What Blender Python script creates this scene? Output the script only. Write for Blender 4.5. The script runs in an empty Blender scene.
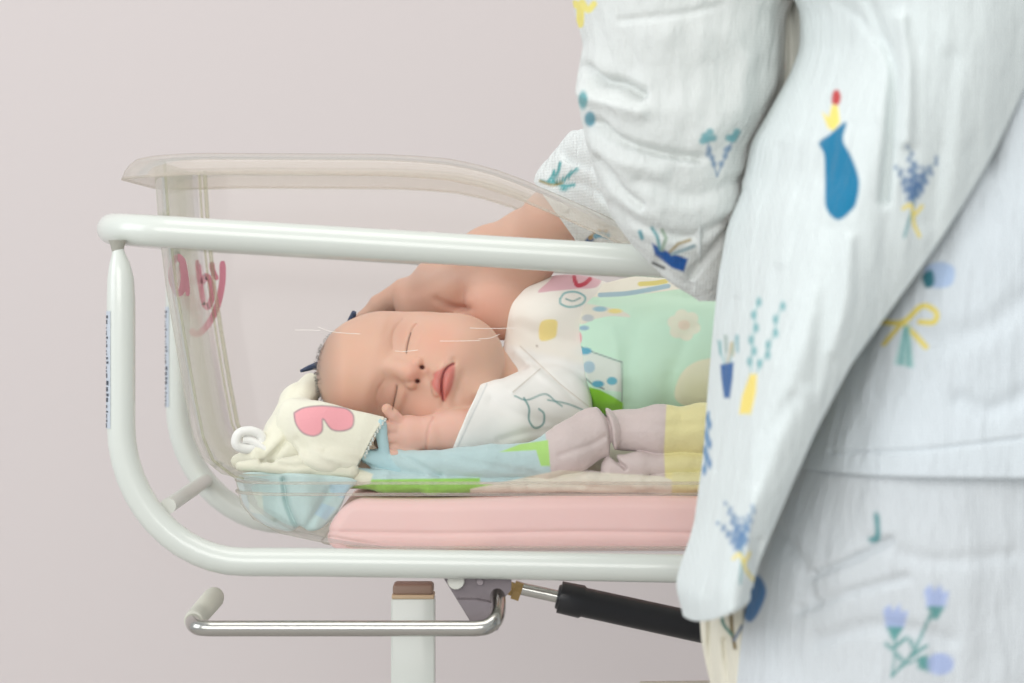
import bpy, math, random
import numpy as np
from mathutils import Vector
random.seed(4)
S = bpy.context.scene
C = S.collection
# ---------------------------------------------------------------- camera
F = 2933.0            # focal length in pixels of the 1024 px wide frame
H = 1.0               # camera height
CY = 282.0            # picture row of the horizon
cd = bpy.data.cameras.new('camera'); cam = bpy.data.objects.new('camera', cd); C.objects.link(cam)
cam.location = (0, 0, H); cam.rotation_euler = (math.pi/2, 0, 0)
cd.sensor_width = 36; cd.lens = 36*F/1024; cd.shift_y = -(341.5-CY)/1024
cd.dof.use_dof = True; cd.dof.focus_distance = 2.10; cd.dof.aperture_fstop = 6.3
cd.clip_start = .05; S.camera = cam
# ---------------------------------------------------------------- world, lights, exposure
w = bpy.data.worlds.new('world'); S.world = w; w.use_nodes = True
w.node_tree.nodes['Background'].inputs[0].default_value = (.93, .97, 1, 1)
w.node_tree.nodes['Background'].inputs[1].default_value = .66
def area(name, loc, target, size, power, col, sy=None):
    l = bpy.data.lights.new(name, 'AREA'); l.energy = power; l.color = col; l.size = size
    if sy: l.shape = 'RECTANGLE'; l.size_y = sy
    o = bpy.data.objects.new(name, l); C.objects.link(o); o.location = loc
    o.rotation_euler = (Vector(target)-Vector(loc)).to_track_quat('-Z', 'Y').to_euler()
area('window_light', (-2.3, 1.0, 1.8), (.0, 2.4, .95), 1.7, 26, (.92, .96, 1), 1.6)
area('front_fill_light', (-.7, -1.6, 2.0), (.1, 2.1, .85), 2.4, 54, (1, .985, .96), 1.8)  # soft fill added behind the camera to brighten the tub contents
area('ceiling_light', (.1, 1.6, 2.5), (.1, 2.1, .9), 1.2, 10, (1, .97, .92), 1.0)
S.view_settings.view_transform = 'Standard'; S.view_settings.look = 'None'
S.view_settings.exposure = 0.0; S.view_settings.gamma = 1; S.view_settings.use_curve_mapping = False
try:
    S.cycles.transparent_max_bounces = 24; S.cycles.max_bounces = 10; S.cycles.caustics_refractive = False
except Exception: pass

# ---------------------------------------------------------------- helpers
def P(px, py, Y):                       # picture reading at a real distance Y -> point in the room
    return np.stack(np.broadcast_arrays((np.asarray(px, float)-512)*Y/F, Y, H-(np.asarray(py, float)-CY)*Y/F), -1).astype(float)
def Vp(px, py, Y): return Vector(P(px, py, Y).tolist())
def UV(p): return 512+p[:, 0]*F/p[:, 1], CY+(H-p[:, 2])*F/p[:, 1]
def srgb(r, g, b):
    f = lambda c: (c/255/12.92) if c/255 <= .04045 else ((c/255+.055)/1.055)**2.4
    return np.array([f(r), f(g), f(b)])
def empty(name, loc=(0, 0, 0)):
    o = bpy.data.objects.new(name, None); C.objects.link(o); o.location = loc; o.empty_display_size = .05; return o
def tag(o, label=None, cat=None, group=None, kind=None):
    if label: o['label'] = label
    if cat: o['category'] = cat
    if group: o['group'] = group
    if kind: o['kind'] = kind
    return o
def mesh(name, v, f, mat, parent=None, smooth=True, col=None):
    me = bpy.data.meshes.new(name)
    v = np.asarray(v, np.float32)
    me.from_pydata(v.tolist(), [], f.tolist() if hasattr(f, 'tolist') else f)
    me.polygons.foreach_set('use_smooth', [smooth]*len(me.polygons))
    if col is not None:
        a = me.color_attributes.new('Col', 'FLOAT_COLOR', 'POINT')
        c4 = np.ones((len(v), 4), np.float32); c4[:, :3] = col
        a.data.foreach_set('color', c4.ravel())
    me.materials.append(mat); me.update()
    if smooth and len(v) < 30000: me.set_sharp_from_angle(angle=math.radians(50))
    o = bpy.data.objects.new(name, me); C.objects.link(o)
    if parent:
        o.parent = parent; L = parent.location
        pp = parent.parent
        off = Vector(parent.location)
        if pp: off += Vector(pp.location)
        if off.length: me.transform(__import__('mathutils').Matrix.Translation(-off))
    return o
def grid_faces(n, m, wrap_u=False):      # n rows, m columns
    i = np.arange(n-1)[:, None]; j = np.arange(m if wrap_u else m-1)[None, :]
    j2 = (j+1) % m
    return np.stack([i*m+j, i*m+j2, (i+1)*m+j2, (i+1)*m+j], -1).reshape(-1, 4)
def ring_mesh(rings):                    # (n,m,3) closed rings, capped
    n, m, _ = rings.shape
    v = rings.reshape(-1, 3); f = grid_faces(n, m, True).tolist()
    f.append(list(range(m))[::-1]); f.append([(n-1)*m+k for k in range(m)])
    return v, f
def catmull(pts, per=8, closed=False):
    p = np.array(pts, float); out = []
    n = len(p)
    for i in range(n if closed else n-1):
        a, b, c, d = (p[(i-1) % n] if closed or i > 0 else 2*p[0]-p[1]), p[i], p[(i+1) % n], (p[(i+2) % n] if closed or i+2 < n else 2*p[-1]-p[-2])
        for t in np.arange(per)/per:
            out.append(.5*((2*b)+(-a+c)*t+(2*a-5*b+4*c-d)*t*t+(-a+3*b-3*c+d)*t**3))
    if not closed: out.append(p[-1])
    return np.array(out)
def tube_geo(path, r, seg=16, closed=False, flat=None):
    p = np.array(path, float); n = len(p)
    rr = np.full(n, r) if np.isscalar(r) else np.array(r, float)
    T = np.roll(p, -1, 0)-np.roll(p, 1, 0)
    if not closed: T[0] = p[1]-p[0]; T[-1] = p[-1]-p[-2]
    T /= np.linalg.norm(T, axis=1)[:, None]
    ref = np.array([0, 1., 0]) if abs(T[0][1]) < .8 else np.array([0, 0, 1.])
    rings = []
    nrm = ref-T[0]*ref.dot(T[0]); nrm /= np.linalg.norm(nrm)
    for i in range(n):
        nrm = nrm-T[i]*nrm.dot(T[i]); nrm /= np.linalg.norm(nrm)
        b = np.cross(T[i], nrm); a = np.arange(seg)*2*math.pi/seg
        rings.append(p[i]+rr[i]*(np.cos(a)[:, None]*nrm+np.sin(a)[:, None]*b))
    rings = np.array(rings)
    if closed:
        v = rings.reshape(-1, 3); f = grid_faces(n, seg, True).tolist()
        f += [[(n-1)*seg+k, (n-1)*seg+(k+1) % seg, (k+1) % seg, k] for k in range(seg)]
        return v, f
    return ring_mesh(rings)
def join(geos):
    V, Fc, k = [], [], 0
    for v, f in geos:
        V.append(np.asarray(v)); Fc += [[a+k for a in q] for q in (f.tolist() if hasattr(f, 'tolist') else f)]; k += len(v)
    return np.concatenate(V), Fc
def box_geo(c, s, bev=.0015):
    # bevelled box
    import bmesh
    bm = bmesh.new(); bmesh.ops.create_cube(bm, size=1)
    for v in bm.verts: v.co = Vector((v.co.x*s[0], v.co.y*s[1], v.co.z*s[2]))
    bmesh.ops.bevel(bm, geom=bm.edges[:], offset=bev, segments=3, affect='EDGES', profile=.5)
    v = np.array([tuple(q.co) for q in bm.verts])+np.array(c); bm.verts.index_update()
    f = [[q.index for q in fc.verts] for fc in bm.faces]; bm.free(); return v, f
def lathe_geo(p0, p1, prof, seg=24):     # prof: list of (t along 0..1, radius)
    p0 = np.array(p0, float); p1 = np.array(p1, float); d = p1-p0
    T = d/np.linalg.norm(d); ref = np.array([0, 0, 1.]) if abs(T[2]) < .8 else np.array([1., 0, 0])
    n = np.cross(T, ref); n /= np.linalg.norm(n); b = np.cross(T, n); a = np.arange(seg)*2*math.pi/seg
    return ring_mesh(np.array([p0+d*t+r*(np.cos(a)[:, None]*n+np.sin(a)[:, None]*b) for t, r in prof]))
# --- numpy value noise
_rs = np.random.RandomState(7); _tab = _rs.rand(4096).astype(np.float32)
def vnoise(p):
    p = np.asarray(p, np.float32); i = np.floor(p).astype(np.int64); f = p-i; f = f*f*(3-2*f); r = 0
    for dx in (0, 1):
        for dy in (0, 1):
            for dz in (0, 1):
                h = ((i[:, 0]+dx)*73856093 ^ (i[:, 1]+dy)*19349663 ^ (i[:, 2]+dz)*83492791) & 4095
                r = r+_tab[h]*(f[:, 0] if dx else 1-f[:, 0])*(f[:, 1] if dy else 1-f[:, 1])*(f[:, 2] if dz else 1-f[:, 2])
    return r*2-1
_q, _ = np.linalg.qr(np.random.RandomState(11).normal(size=(3, 3))); _q = _q.astype(np.float32)
def fbm(p, o=3):
    r = 0; a = 1.; p = np.asarray(p, np.float32)@_q
    for k in range(o): r = r+a*vnoise(p*2**k+k*17.3); a *= .5
    return r
# --- 2-D drawing of fabric prints into an object's own vertex colours
def seg_dist(U, V, pts):
    d = np.full(len(U), 1e9, np.float32); pts = np.array(pts, float)
    for a, b in zip(pts[:-1], pts[1:]):
        ab = b-a; L = max(ab.dot(ab), 1e-9)
        t = np.clip(((U-a[0])*ab[0]+(V-a[1])*ab[1])/L, 0, 1)
        d = np.minimum(d, np.hypot(U-a[0]-t*ab[0], V-a[1]-t*ab[1]))
    return d
def poly_sd(U, V, pts):
    pts = np.array(pts, float); ins = np.zeros(len(U), bool)
    for a, b in zip(pts, np.roll(pts, -1, 0)):
        c = ((a[1] > V) != (b[1] > V)) & (U < (b[0]-a[0])*(V-a[1])/(b[1]-a[1]+1e-12)+a[0]); ins ^= c
    d = seg_dist(U, V, np.vstack([pts, pts[:1]]))
    return np.where(ins, -d, d)
def mixc(col, m, c): col += (np.asarray(c)-col)*np.clip(m, 0, 1)[:, None]
def draw(col, U, V, items, soft=.7, wob=None):
    for it in items:
        k = it[0]; c = srgb(*it[2]); al = it[-1] if isinstance(it[-1], float) and len(it) > (4 if k == 's' else 3) else 1.
        if k == 'p': d = poly_sd(U, V, it[1])
        elif k == 'b': d = poly_sd(U, V, catmull(it[1], 6, True))
        elif k == 's': d = seg_dist(U, V, it[1])-it[3]
        elif k == 'c': d = seg_dist(U, V, catmull(it[1], 6))-it[3]
        elif k == 'e':
            (cx, cy, rx, ry) = it[1]; d = (np.hypot((U-cx)/rx, (V-cy)/ry)-1)*min(rx, ry)
        mixc(col, al*np.clip(.5-d/(2*soft), 0, 1), c)
def crease(U, V, items):
    r = np.zeros(len(U), np.float32)
    for pts, wd, dp in items:
        d = seg_dist(U, V, catmull(pts, 6)); r += dp*np.exp(-(d/wd)**2)
    return r
# --- signed-distance modelling and surface nets
def smin(a, b, k): h = np.clip(.5+.5*(b-a)/k, 0, 1); return b+(a-b)*h-k*h*(1-h)
def smax(a, b, k): return -smin(-a, -b, k)
def ell(p, c, r, ang=0.):                 # c=(px,py,Y), r=(px,px,metres)
    o = P(*c).astype(np.float32); s = c[2]/F
    x = p[:, 0]-o[0]; y = p[:, 1]-o[1]; z = -(p[:, 2]-o[2])
    ca, sa = math.cos(math.radians(ang)), math.sin(math.radians(ang))
    u = ca*x+sa*z; v = -sa*x+ca*z
    R = np.array([r[0]*s, r[1]*s, r[2]], np.float32)
    q0, q1, q2 = u/R[0], v/R[1], y/R[2]
    k0 = np.sqrt(q0*q0+q1*q1+q2*q2)+1e-9; k1 = np.sqrt((q0/R[0])**2+(q1/R[1])**2+(q2/R[2])**2)+1e-9
    return k0*(k0-1)/k1
def cap(p, a, b, ysc=1.):                 # a,b = (px,py,Y,r_px)
    A = P(*a[:3]).astype(np.float32); B = P(*b[:3]).astype(np.float32); ra = a[3]*a[2]/F; rb = b[3]*b[2]/F
    q = p-A; ab = B-A; sc = np.array([1, ysc, 1], np.float32); q = q*sc; ab = ab*sc
    t = np.clip(q@ab/ab.dot(ab), 0, 1)
    return np.sqrt(((q-t[:, None]*ab)**2).sum(1))-(ra+(rb-ra)*t)
def chain(p, pts, k, ysc=1.):
    d = None
    for a, b in zip(pts[:-1], pts[1:]):
        e = cap(p, a, b, ysc); d = e if d is None else smin(d, e, k)
    return d
def nets(f, lo, hi, h):
    lo = np.array(lo, float); hi = np.array(hi, float); K = 4
    n = (np.ceil((hi-lo)/(h*K)).astype(int)+1)
    cx = [lo[i]+(np.arange(n[i])+.5)*h*K for i in range(3)]
    g = np.stack(np.meshgrid(*cx, indexing='ij'), -1).reshape(-1, 3).astype(np.float32)
    cv = np.concatenate([f(q) for q in np.array_split(g, max(1, len(g)//400000))]).reshape(n)
    near = np.abs(cv) < h*K*1.5+.004
    big = np.where(cv > 0, 1., -1.).astype(np.float32)
    val = big.repeat(K, 0).repeat(K, 1).repeat(K, 2); ms = near.repeat(K, 0).repeat(K, 1).repeat(K, 2)
    idx = np.argwhere(ms); pts = (lo+(idx+.5)*h).astype(np.float32)
    vv = np.concatenate([f(q) for q in np.array_split(pts, max(1, len(pts)//400000))])
    val[ms] = vv
    sg = val < 0
    c = np.zeros(tuple(np.array(val.shape)-1), np.int8)
    for a in (0, 1):
        for b in (0, 1):
            for d in (0, 1):
                c += sg[a:sg.shape[0]-1+a, b:sg.shape[1]-1+b, d:sg.shape[2]-1+d]
    act = (c > 0) & (c < 8); ids = -np.ones(act.shape, np.int64); cells = np.argwhere(act); ids[act] = np.arange(len(cells))
    acc = np.zeros((len(cells), 3)); cnt = np.zeros(len(cells))
    co = [(a, b, d) for a in (0, 1) for b in (0, 1) for d in (0, 1)]
    for i in range(8):
        for j in range(i+1, 8):
            if sum(abs(co[i][k]-co[j][k]) for k in range(3)) != 1: continue
            va = val[tuple((cells+co[i]).T)]; vb = val[tuple((cells+co[j]).T)]
            m = (va < 0) != (vb < 0); t = np.where(m, va/(va-vb+1e-20), 0)
            pt = np.array(co[i])+t[:, None]*(np.array(co[j])-np.array(co[i])); acc[m] += pt[m]; cnt[m] += 1
    v = lo+(cells+acc/cnt[:, None]+.5)*h
    faces = []
    for ax in range(3):
        sl0 = [slice(None)]*3; sl1 = [slice(None)]*3; sl0[ax] = slice(0, -1); sl1[ax] = slice(1, None)
        a = sg[tuple(sl0)]; b = sg[tuple(sl1)]; e = np.argwhere(a != b)
        u, w_ = (ax+1) % 3, (ax+2) % 3
        e = e[(e[:, u] > 0) & (e[:, w_] > 0) & (e[:, u] < val.shape[u]-1) & (e[:, w_] < val.shape[w_]-1)]
        du = np.zeros(3, int); du[u] = 1; dw = np.zeros(3, int); dw[w_] = 1
        q = np.stack([ids[tuple((e-du-dw).T)], ids[tuple((e-dw).T)], ids[tuple(e.T)], ids[tuple((e-du).T)]], 1)
        fl = sg[tuple(e.T)]; q[~fl] = q[~fl][:, ::-1]; faces.append(q)
    faces = np.concatenate(faces); faces = faces[(faces >= 0).all(1)]
    v = v.astype(np.float32); ep = h*.5
    for _ in range(2):
        d0 = f(v); g = np.stack([f(v+np.eye(3, dtype=np.float32)[k]*ep)-d0 for k in range(3)], 1)/ep
        g2 = (g*g).sum(1).clip(.2); st = (d0/g2)[:, None]*g
        v = v-np.clip(st, -h*.5, h*.5).astype(np.float32)
    return v, faces
def sdf_obj(name, f, lo, hi, h, mat, parent=None, paint=None, post=None):
    """lo/hi = (px,py,Y) corners"""
    A = np.array([P(lo[0], lo[1], Y) for Y in (lo[2], hi[2])]+[P(hi[0], hi[1], Y) for Y in (lo[2], hi[2])])
    v, fc = nets(f, A.min(0), A.max(0), h)
    if post: v = post(v)
    return mesh(name, v, fc, mat, parent, col=(paint(v) if paint else None))

# ---------------------------------------------------------------- materials
def mat(name, col=(.8, .8, .8), rough=.5, metal=0., spec=.5, attr=False, bump=None, sss=0., coat=0., sheen=0., sssr=(1, .35, .2), noise=None):
    m = bpy.data.materials.new(name); m.use_nodes = True; nt = m.node_tree; b = nt.nodes['Principled BSDF']
    I = b.inputs; I['Base Color'].default_value = (*col, 1); I['Roughness'].default_value = rough; I['Metallic'].default_value = metal
    I['Specular IOR Level'].default_value = spec
    if attr:
        a = nt.nodes.new('ShaderNodeAttribute'); a.attribute_name = 'Col'; nt.links.new(a.outputs['Color'], I['Base Color'])
    if sss: I['Subsurface Weight'].default_value = sss; I['Subsurface Radius'].default_value = sssr; I['Subsurface Scale'].default_value = .006
    if coat: I['Coat Weight'].default_value = coat; I['Coat Roughness'].default_value = .08
    if sheen: I['Sheen Weight'].default_value = sheen
    if bump:
        tc = nt.nodes.new('ShaderNodeTexCoord'); last = None
        for kind, sc, st, dist in bump:
            if kind == 'noise':
                t = nt.nodes.new('ShaderNodeTexNoise'); t.inputs['Scale'].default_value = sc; t.inputs['Detail'].default_value = 4; out = t.outputs['Fac']
            elif kind == 'crinkle':
                mp = nt.nodes.new('ShaderNodeMapping'); mp.inputs['Scale'].default_value = (1, 1, .22); nt.links.new(tc.outputs['Object'], mp.inputs['Vector'])
                t = nt.nodes.new('ShaderNodeTexNoise'); t.inputs['Scale'].default_value = sc; t.inputs['Detail'].default_value = 5; out = t.outputs['Fac']
                nt.links.new(mp.outputs['Vector'], t.inputs['Vector'])
            else:
                mp = nt.nodes.new('ShaderNodeMapping'); mp.inputs['Rotation'].default_value = (0, (math.pi/2 if kind == 'weaveZ' else 0), 0)
                nt.links.new(tc.outputs['Object'], mp.inputs['Vector'])
                t = nt.nodes.new('ShaderNodeTexWave'); t.inputs['Scale'].default_value = sc; t.inputs['Distortion'].default_value = 1.5; t.inputs['Detail'].default_value = 2; out = t.outputs['Fac']
                nt.links.new(mp.outputs['Vector'], t.inputs['Vector'])
            if kind == 'noise': nt.links.new(tc.outputs['Object'], t.inputs['Vector'])
            bp = nt.nodes.new('ShaderNodeBump'); bp.inputs['Strength'].default_value = st; bp.inputs['Distance'].default_value = dist
            nt.links.new(out, bp.inputs['Height'])
            if last: nt.links.new(last, bp.inputs['Normal'])
            last = bp.outputs['Normal']
        nt.links.new(last, I['Normal'])
    if noise:
        tc = nt.nodes.new('ShaderNodeTexCoord'); t = nt.nodes.new('ShaderNodeTexNoise'); t.inputs['Scale'].default_value = noise[0]
        nt.links.new(tc.outputs['Object'], t.inputs['Vector'])
        r = nt.nodes.new('ShaderNodeMix'); r.data_type = 'RGBA'; r.inputs['A'].default_value = (*col, 1); r.inputs['B'].default_value = (*noise[1], 1)
        nt.links.new(t.outputs['Fac'], r.inputs['Factor']); nt.links.new(r.outputs['Result'], I['Base Color'])
    return m
def clear_mat(name, tint, edge, rough, diff=0., dcol=(.9, .85, .8), ior=1.45, scat=0.):
    m = bpy.data.materials.new(name); m.use_nodes = True; nt = m.node_tree; N = nt.nodes; L = nt.links
    N.clear(); out = N.new('ShaderNodeOutputMaterial')
    tr = N.new('ShaderNodeBsdfTransparent'); gl = N.new('ShaderNodeBsdfGlossy'); gl.inputs['Roughness'].default_value = rough
    lw = N.new('ShaderNodeLayerWeight'); lw.inputs['Blend'].default_value = .35
    mc = N.new('ShaderNodeMix'); mc.data_type = 'RGBA'; mc.inputs['A'].default_value = (*tint, 1); mc.inputs['B'].default_value = (*edge, 1)
    pw = N.new('ShaderNodeMath'); pw.operation = 'POWER'; pw.inputs[1].default_value = 4.
    L.new(lw.outputs['Facing'], pw.inputs[0]); L.new(pw.outputs[0], mc.inputs['Factor']); L.new(mc.outputs['Result'], tr.inputs['Color'])
    fr = N.new('ShaderNodeFresnel'); fr.inputs['IOR'].default_value = ior
    hf_ = N.new('ShaderNodeMath'); hf_.operation = 'MULTIPLY'; hf_.inputs[1].default_value = .45; L.new(fr.outputs[0], hf_.inputs[0])
    mx = N.new('ShaderNodeMixShader'); L.new(hf_.outputs[0], mx.inputs[0]); L.new(tr.outputs[0], mx.inputs[1]); L.new(gl.outputs[0], mx.inputs[2])
    last = mx.outputs[0]
    if scat:                                 # cloudy scatter where one looks along the thickness of the sheet
        d1 = N.new('ShaderNodeBsdfDiffuse'); d1.inputs['Color'].default_value = (.80, .82, .70, 1)
        t1 = N.new('ShaderNodeBsdfTranslucent'); t1.inputs['Color'].default_value = (.80, .82, .70, 1)
        a1 = N.new('ShaderNodeMixShader'); a1.inputs[0].default_value = .5; L.new(d1.outputs[0], a1.inputs[1]); L.new(t1.outputs[0], a1.inputs[2])
        q1 = N.new('ShaderNodeMath'); q1.operation = 'MULTIPLY'; q1.inputs[1].default_value = scat; L.new(pw.outputs[0], q1.inputs[0])
        m1 = N.new('ShaderNodeMixShader'); L.new(q1.outputs[0], m1.inputs[0]); L.new(last, m1.inputs[1]); L.new(a1.outputs[0], m1.inputs[2]); last = m1.outputs[0]
    if diff:
        df = N.new('ShaderNodeBsdfDiffuse'); df.inputs['Color'].default_value = (*dcol, 1)
        tl = N.new('ShaderNodeBsdfTranslucent'); tl.inputs['Color'].default_value = (*dcol, 1)
        dm = N.new('ShaderNodeMixShader'); dm.inputs[0].default_value = .5; L.new(df.outputs[0], dm.inputs[1]); L.new(tl.outputs[0], dm.inputs[2])
        m2 = N.new('ShaderNodeMixShader'); m2.inputs[0].default_value = diff; L.new(last, m2.inputs[1]); L.new(dm.outputs[0], m2.inputs[2]); last = m2.outputs[0]
    L.new(last, out.inputs['Surface']); return m
M = {}
M['wall'] = mat('wall_paint', (.635, .578, .568), .9, spec=.2, bump=[('noise', 60, .1, .002)])
M['floor'] = mat('floor_vinyl', (.55, .53, .5), .5, noise=(9, (.5, .47, .44)))
M['white'] = mat('white_enamel', (.64, .665, .615), .28, coat=.5, bump=[('noise', 30, .03, .001)])
M['weld'] = mat('weld_grey', (.36, .35, .30), .45, bump=[('noise', 300, .3, .001)])
M['brace'] = mat('brace_enamel', (.62, .62, .56), .35, coat=.2)
M['chrome'] = mat('chrome', (.48, .47, .44), .2, metal=1., bump=[('noise', 160, .08, .001)])
M['steel'] = mat('zinc_steel', (.22, .19, .20), .36, metal=.6, bump=[('noise', 200, .1, .001)])
M['grip'] = mat('grey_rubber', (.62, .61, .53), .7, bump=[('noise', 400, .2, .0005)])
M['cap'] = mat('tan_plastic', (.60, .44, .28), .45)
M['capb'] = mat('brown_plastic', (.30, .20, .15), .5)
M['black'] = mat('black_rubber', (.012, .012, .014), .35)
M['brass'] = mat('brass', (.40, .28, .13), .35, metal=1.)
M['sticker'] = mat('silver_label', (.55, .60, .66), .4, metal=.2)
M['ink'] = mat('label_ink', (.05, .06, .08), .6)
M['tub'] = clear_mat('clear_acrylic', (.997, .995, .99), (.86, .86, .76), .12, ior=1.28, scat=.45)
M['rim'] = clear_mat('rim_acrylic', (.95, .935, .91), (.72, .68, .58), .16, diff=.22, dcol=(.92, .88, .83), ior=1.3)
M['edge'] = clear_mat('acrylic_edge', (.90, .90, .83), (.62, .62, .50), .2, diff=.22, dcol=(.80, .80, .68), ior=1.3)
M['pinkink'] = mat('pink_lettering', (.60, .21, .28), .5)
M['matt'] = mat('pink_mattress_vinyl', (.95, .65, .63), .5, sss=.1, bump=[('noise', 25, .25, .004)], sssr=(1, .5, .4))
M['skin'] = mat('baby_skin', attr=True, rough=.46, spec=.35, sss=.35, bump=[('noise', 500, .06, .0006)])
M['askin'] = mat('adult_skin', attr=True, rough=.5, spec=.35, sss=.2, bump=[('noise', 260, .15, .0008)])
M['hair'] = mat('fine_dark_hair', (.10, .085, .075), .5)
M['knit'] = mat('cotton_knit', attr=True, rough=.9, spec=.15, sheen=.2, bump=[('weave', 420, .16, .0005), ('weaveZ', 420, .16, .0005), ('noise', 90, .2, .001)])
M['terry'] = mat('cotton_blanket', attr=True, rough=.95, spec=.1, sheen=.3, bump=[('noise', 420, .35, .001), ('noise', 60, .25, .002)])
M['muslin'] = mat('muslin', attr=True, rough=.95, spec=.1, sheen=.15, bump=[('weave', 150, .18, .0012), ('weaveZ', 150, .18, .0012), ('crinkle', 120, .8, .004)])
M['navy'] = mat('navy_cloth', (.05, .07, .13), .9, bump=[('noise', 300, .3, .001)])
M['wheel'] = mat('grey_wheel', (.2, .2, .21), .6)

# ---------------------------------------------------------------- setting
def quad(name, pts, m): return tag(mesh(name, pts, [[0, 1, 2, 3]], m, smooth=False), kind='structure')
quad('wall_back', [(-2.6, 3.0, 0), (2.6, 3.0, 0), (2.6, 3.0, 2.6), (-2.6, 3.0, 2.6)], M['wall'])
quad('floor', [(-2.6, -1, 0), (2.6, -1, 0), (2.6, 3.0, 0), (-2.6, 3.0, 0)], M['floor'])

# ---------------------------------------------------------------- bassinet cart (white tubular frame)
YN, YF = 2.0, 2.34
cart = empty('bassinet_cart', (0.1, 2.17, 0))
tag(cart, 'white tubular steel hospital bassinet cart standing on the floor under the clear tub', 'cart')
def part(name, geo, m, par=cart, smooth=True): return mesh(name, geo[0], geo[1], M[m] if isinstance(m, str) else m, par, smooth)
XL = P(121, 0, YN)[0]; XR = .52
zr = lambda X: H-((229+(X-XL)/.37*33)-CY)*YN/F   # rail drops a little towards the foot end
def rloop():
    r = .045; pts = []; y0, y1 = YN, YF; x0 = P(104, 0, YN)[0]; x1 = XR
    for cx, cy, a0 in ((x0+r, y0+r, 180), (x1-r, y0+r, 270), (x1-r, y1-r, 0), (x0+r, y1-r, 90)):
        for k in range(10):
            a = math.radians(a0+k*10); pts.append((cx+r*math.cos(a), cy+r*math.sin(a)))
    pts.append(pts[0]); out = []
    for (a, b) in zip(pts[:-1], pts[1:]):
        n = max(1, int(math.dist(a, b)/.03))
        for k in range(n): X = a[0]+(b[0]-a[0])*k/n; out.append((X, a[1]+(b[1]-a[1])*k/n, zr(X)))
    return out
part('top_rail', tube_geo(rloop(), .0109, 24, True), 'white')
def sidepath(Y):
    # read on the near side; the far side is the same bend at its own distance
    z = lambda py: H-(py-CY)*YN/F; x = lambda px: (px-512)*YN/F
    q = [(x(117.5), Y, z(246)), (x(118.5), Y, z(254)), (x(119.5), Y, z(264)), (x(120.5), Y, z(278)), (x(121), Y, z(300)), (x(121), Y, z(350)), (x(121), Y, z(425))]
    for k in range(1, 13):
        a = math.radians(k*7.5); q.append((x(121)+(1-math.cos(a))*x(512+124), Y, z(425)-math.sin(a)*(z(0)-z(137))))
    q += [(x(320), Y, z(562.4)), (x(500), Y, z(565)), (x(700), Y, z(569)), (XR-.09, Y, z(575))]
    for k in range(1, 9):
        a = math.radians(k*11.25); q.append((XR-.09+.08*math.sin(a), Y, z(575)+.08*(1-math.cos(a))))
    q.append((XR-.01, Y, zr(XR)-.012)); return q
for Y in (YN, YF):
    q = sidepath(Y); r = [.0036, .0046, .0072, .0091]+[.0098]*(len(q)-4)
    sd = part('side_frame', tube_geo(q, r, 24), 'white')
    wv = part('weld_collar', lathe_geo(np.array(q[0])+(0, 0, .004), np.array(q[0])-(0, 0, .004), [(0, .0062), (.4, .005), (1, .0038)]), 'weld', sd)
    # label sticker wrapped round the left side of the upright
    x0 = q[5][0]; zt, zb = H-(311-CY)*YN/F, H-(428-CY)*YN/F
    aa = np.radians(np.linspace(150, 232, 12)); zz = np.linspace(zt, zb, 20)
    g = np.array([[(x0+.0101*math.cos(a), Y+.0101*math.sin(a), z) for a in aa] for z in zz])
    st = mesh('label_sticker', g.reshape(-1, 3), grid_faces(20, 12), M['sticker'], cart); st['label'] = 'silver label sticker with dark print'
    rnd = random.Random(3); geos = []
    z = zt-.003
    while z > zb+.003:
        hh = rnd.choice([.0012, .002, .003, .0016]); a0 = rnd.choice([192, 200, 196]); a1 = a0+rnd.choice([10, 16, 22])
        ang = np.radians(np.linspace(a0, a1, 6)); gg = np.array([[(x0+.01022*math.cos(a), Y+.01022*math.sin(a), zq) for a in ang] for zq in (z, z-hh)])
        geos.append((gg.reshape(-1, 3), grid_faces(2, 6))); z -= hh+rnd.choice([.0009, .0013, .002])
    v, f = join(geos); mesh('printed_text', v, f, M['ink'], cart)
part('cross_brace', tube_geo([P(168, 506, YN+.004), P(206, 480.5, YF-.004)], .0055, 16), 'brace')
part('cross_brace', tube_geo([(XR-.06, YN+.004, P(0, 568, YN)[2]), (XR-.06, YF-.004, P(0, 568, YN)[2])], .0055, 16), 'brace')
# support plates carrying the tub
for X in (-.03, .30):
    part('support_bar', box_geo((X, (YN+YF)/2, P(0, 565, YN)[2]), (.03, YF-YN, .004)), 'brace')
# posts
def post(px, Y, top):
    a = P(px, 0, Y)[0]; zt = H-(top-CY)*Y/F; wd = 47*Y/F
    zq = lambda py: H-(py-CY)*Y/F
    pq = part('post', box_geo((a, Y, (zq(596.5)+.1)/2), (wd*.93, .026, zq(596.5)-.1), .0015), 'white')
    part('post_cap', box_geo((a, Y, zq(595)), (wd*.90, .027, 4.4*Y/F), .001), 'cap', pq)
    part('post_top', box_geo((a, Y, zq(588)), (wd*.86, .026, 11*Y/F), .0025), 'capb', pq)
post(413.5, 2.12, 583); post(800, 2.12, 583)
part('shelf_rail', tube_geo([P(640, 691.5, 2.12), P(790, 690, 2.12)], .0075, 16), 'grip')
for X in (P(413.5, 0, 2.12)[0], P(800, 0, 2.12)[0]):
    part('base_foot', box_geo((X, 2.16, .09), (.045, .42, .03), .008), 'white')
    for y in (1.97, 2.35):
        cs = part('caster', lathe_geo((X-.012, y, .035), (X+.012, y, .035), [(0, .015), (0, .033), (.2, .035), (.8, .035), (1, .033), (1, .015)]), 'wheel')
        part('caster_fork', join([box_geo((X-.018, y, .055), (.004, .022, .05), .001), box_geo((X+.018, y, .055), (.004, .022, .05), .001), box_geo((X, y, .078), (.04, .024, .006), .001)]), 'steel', cs)
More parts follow.
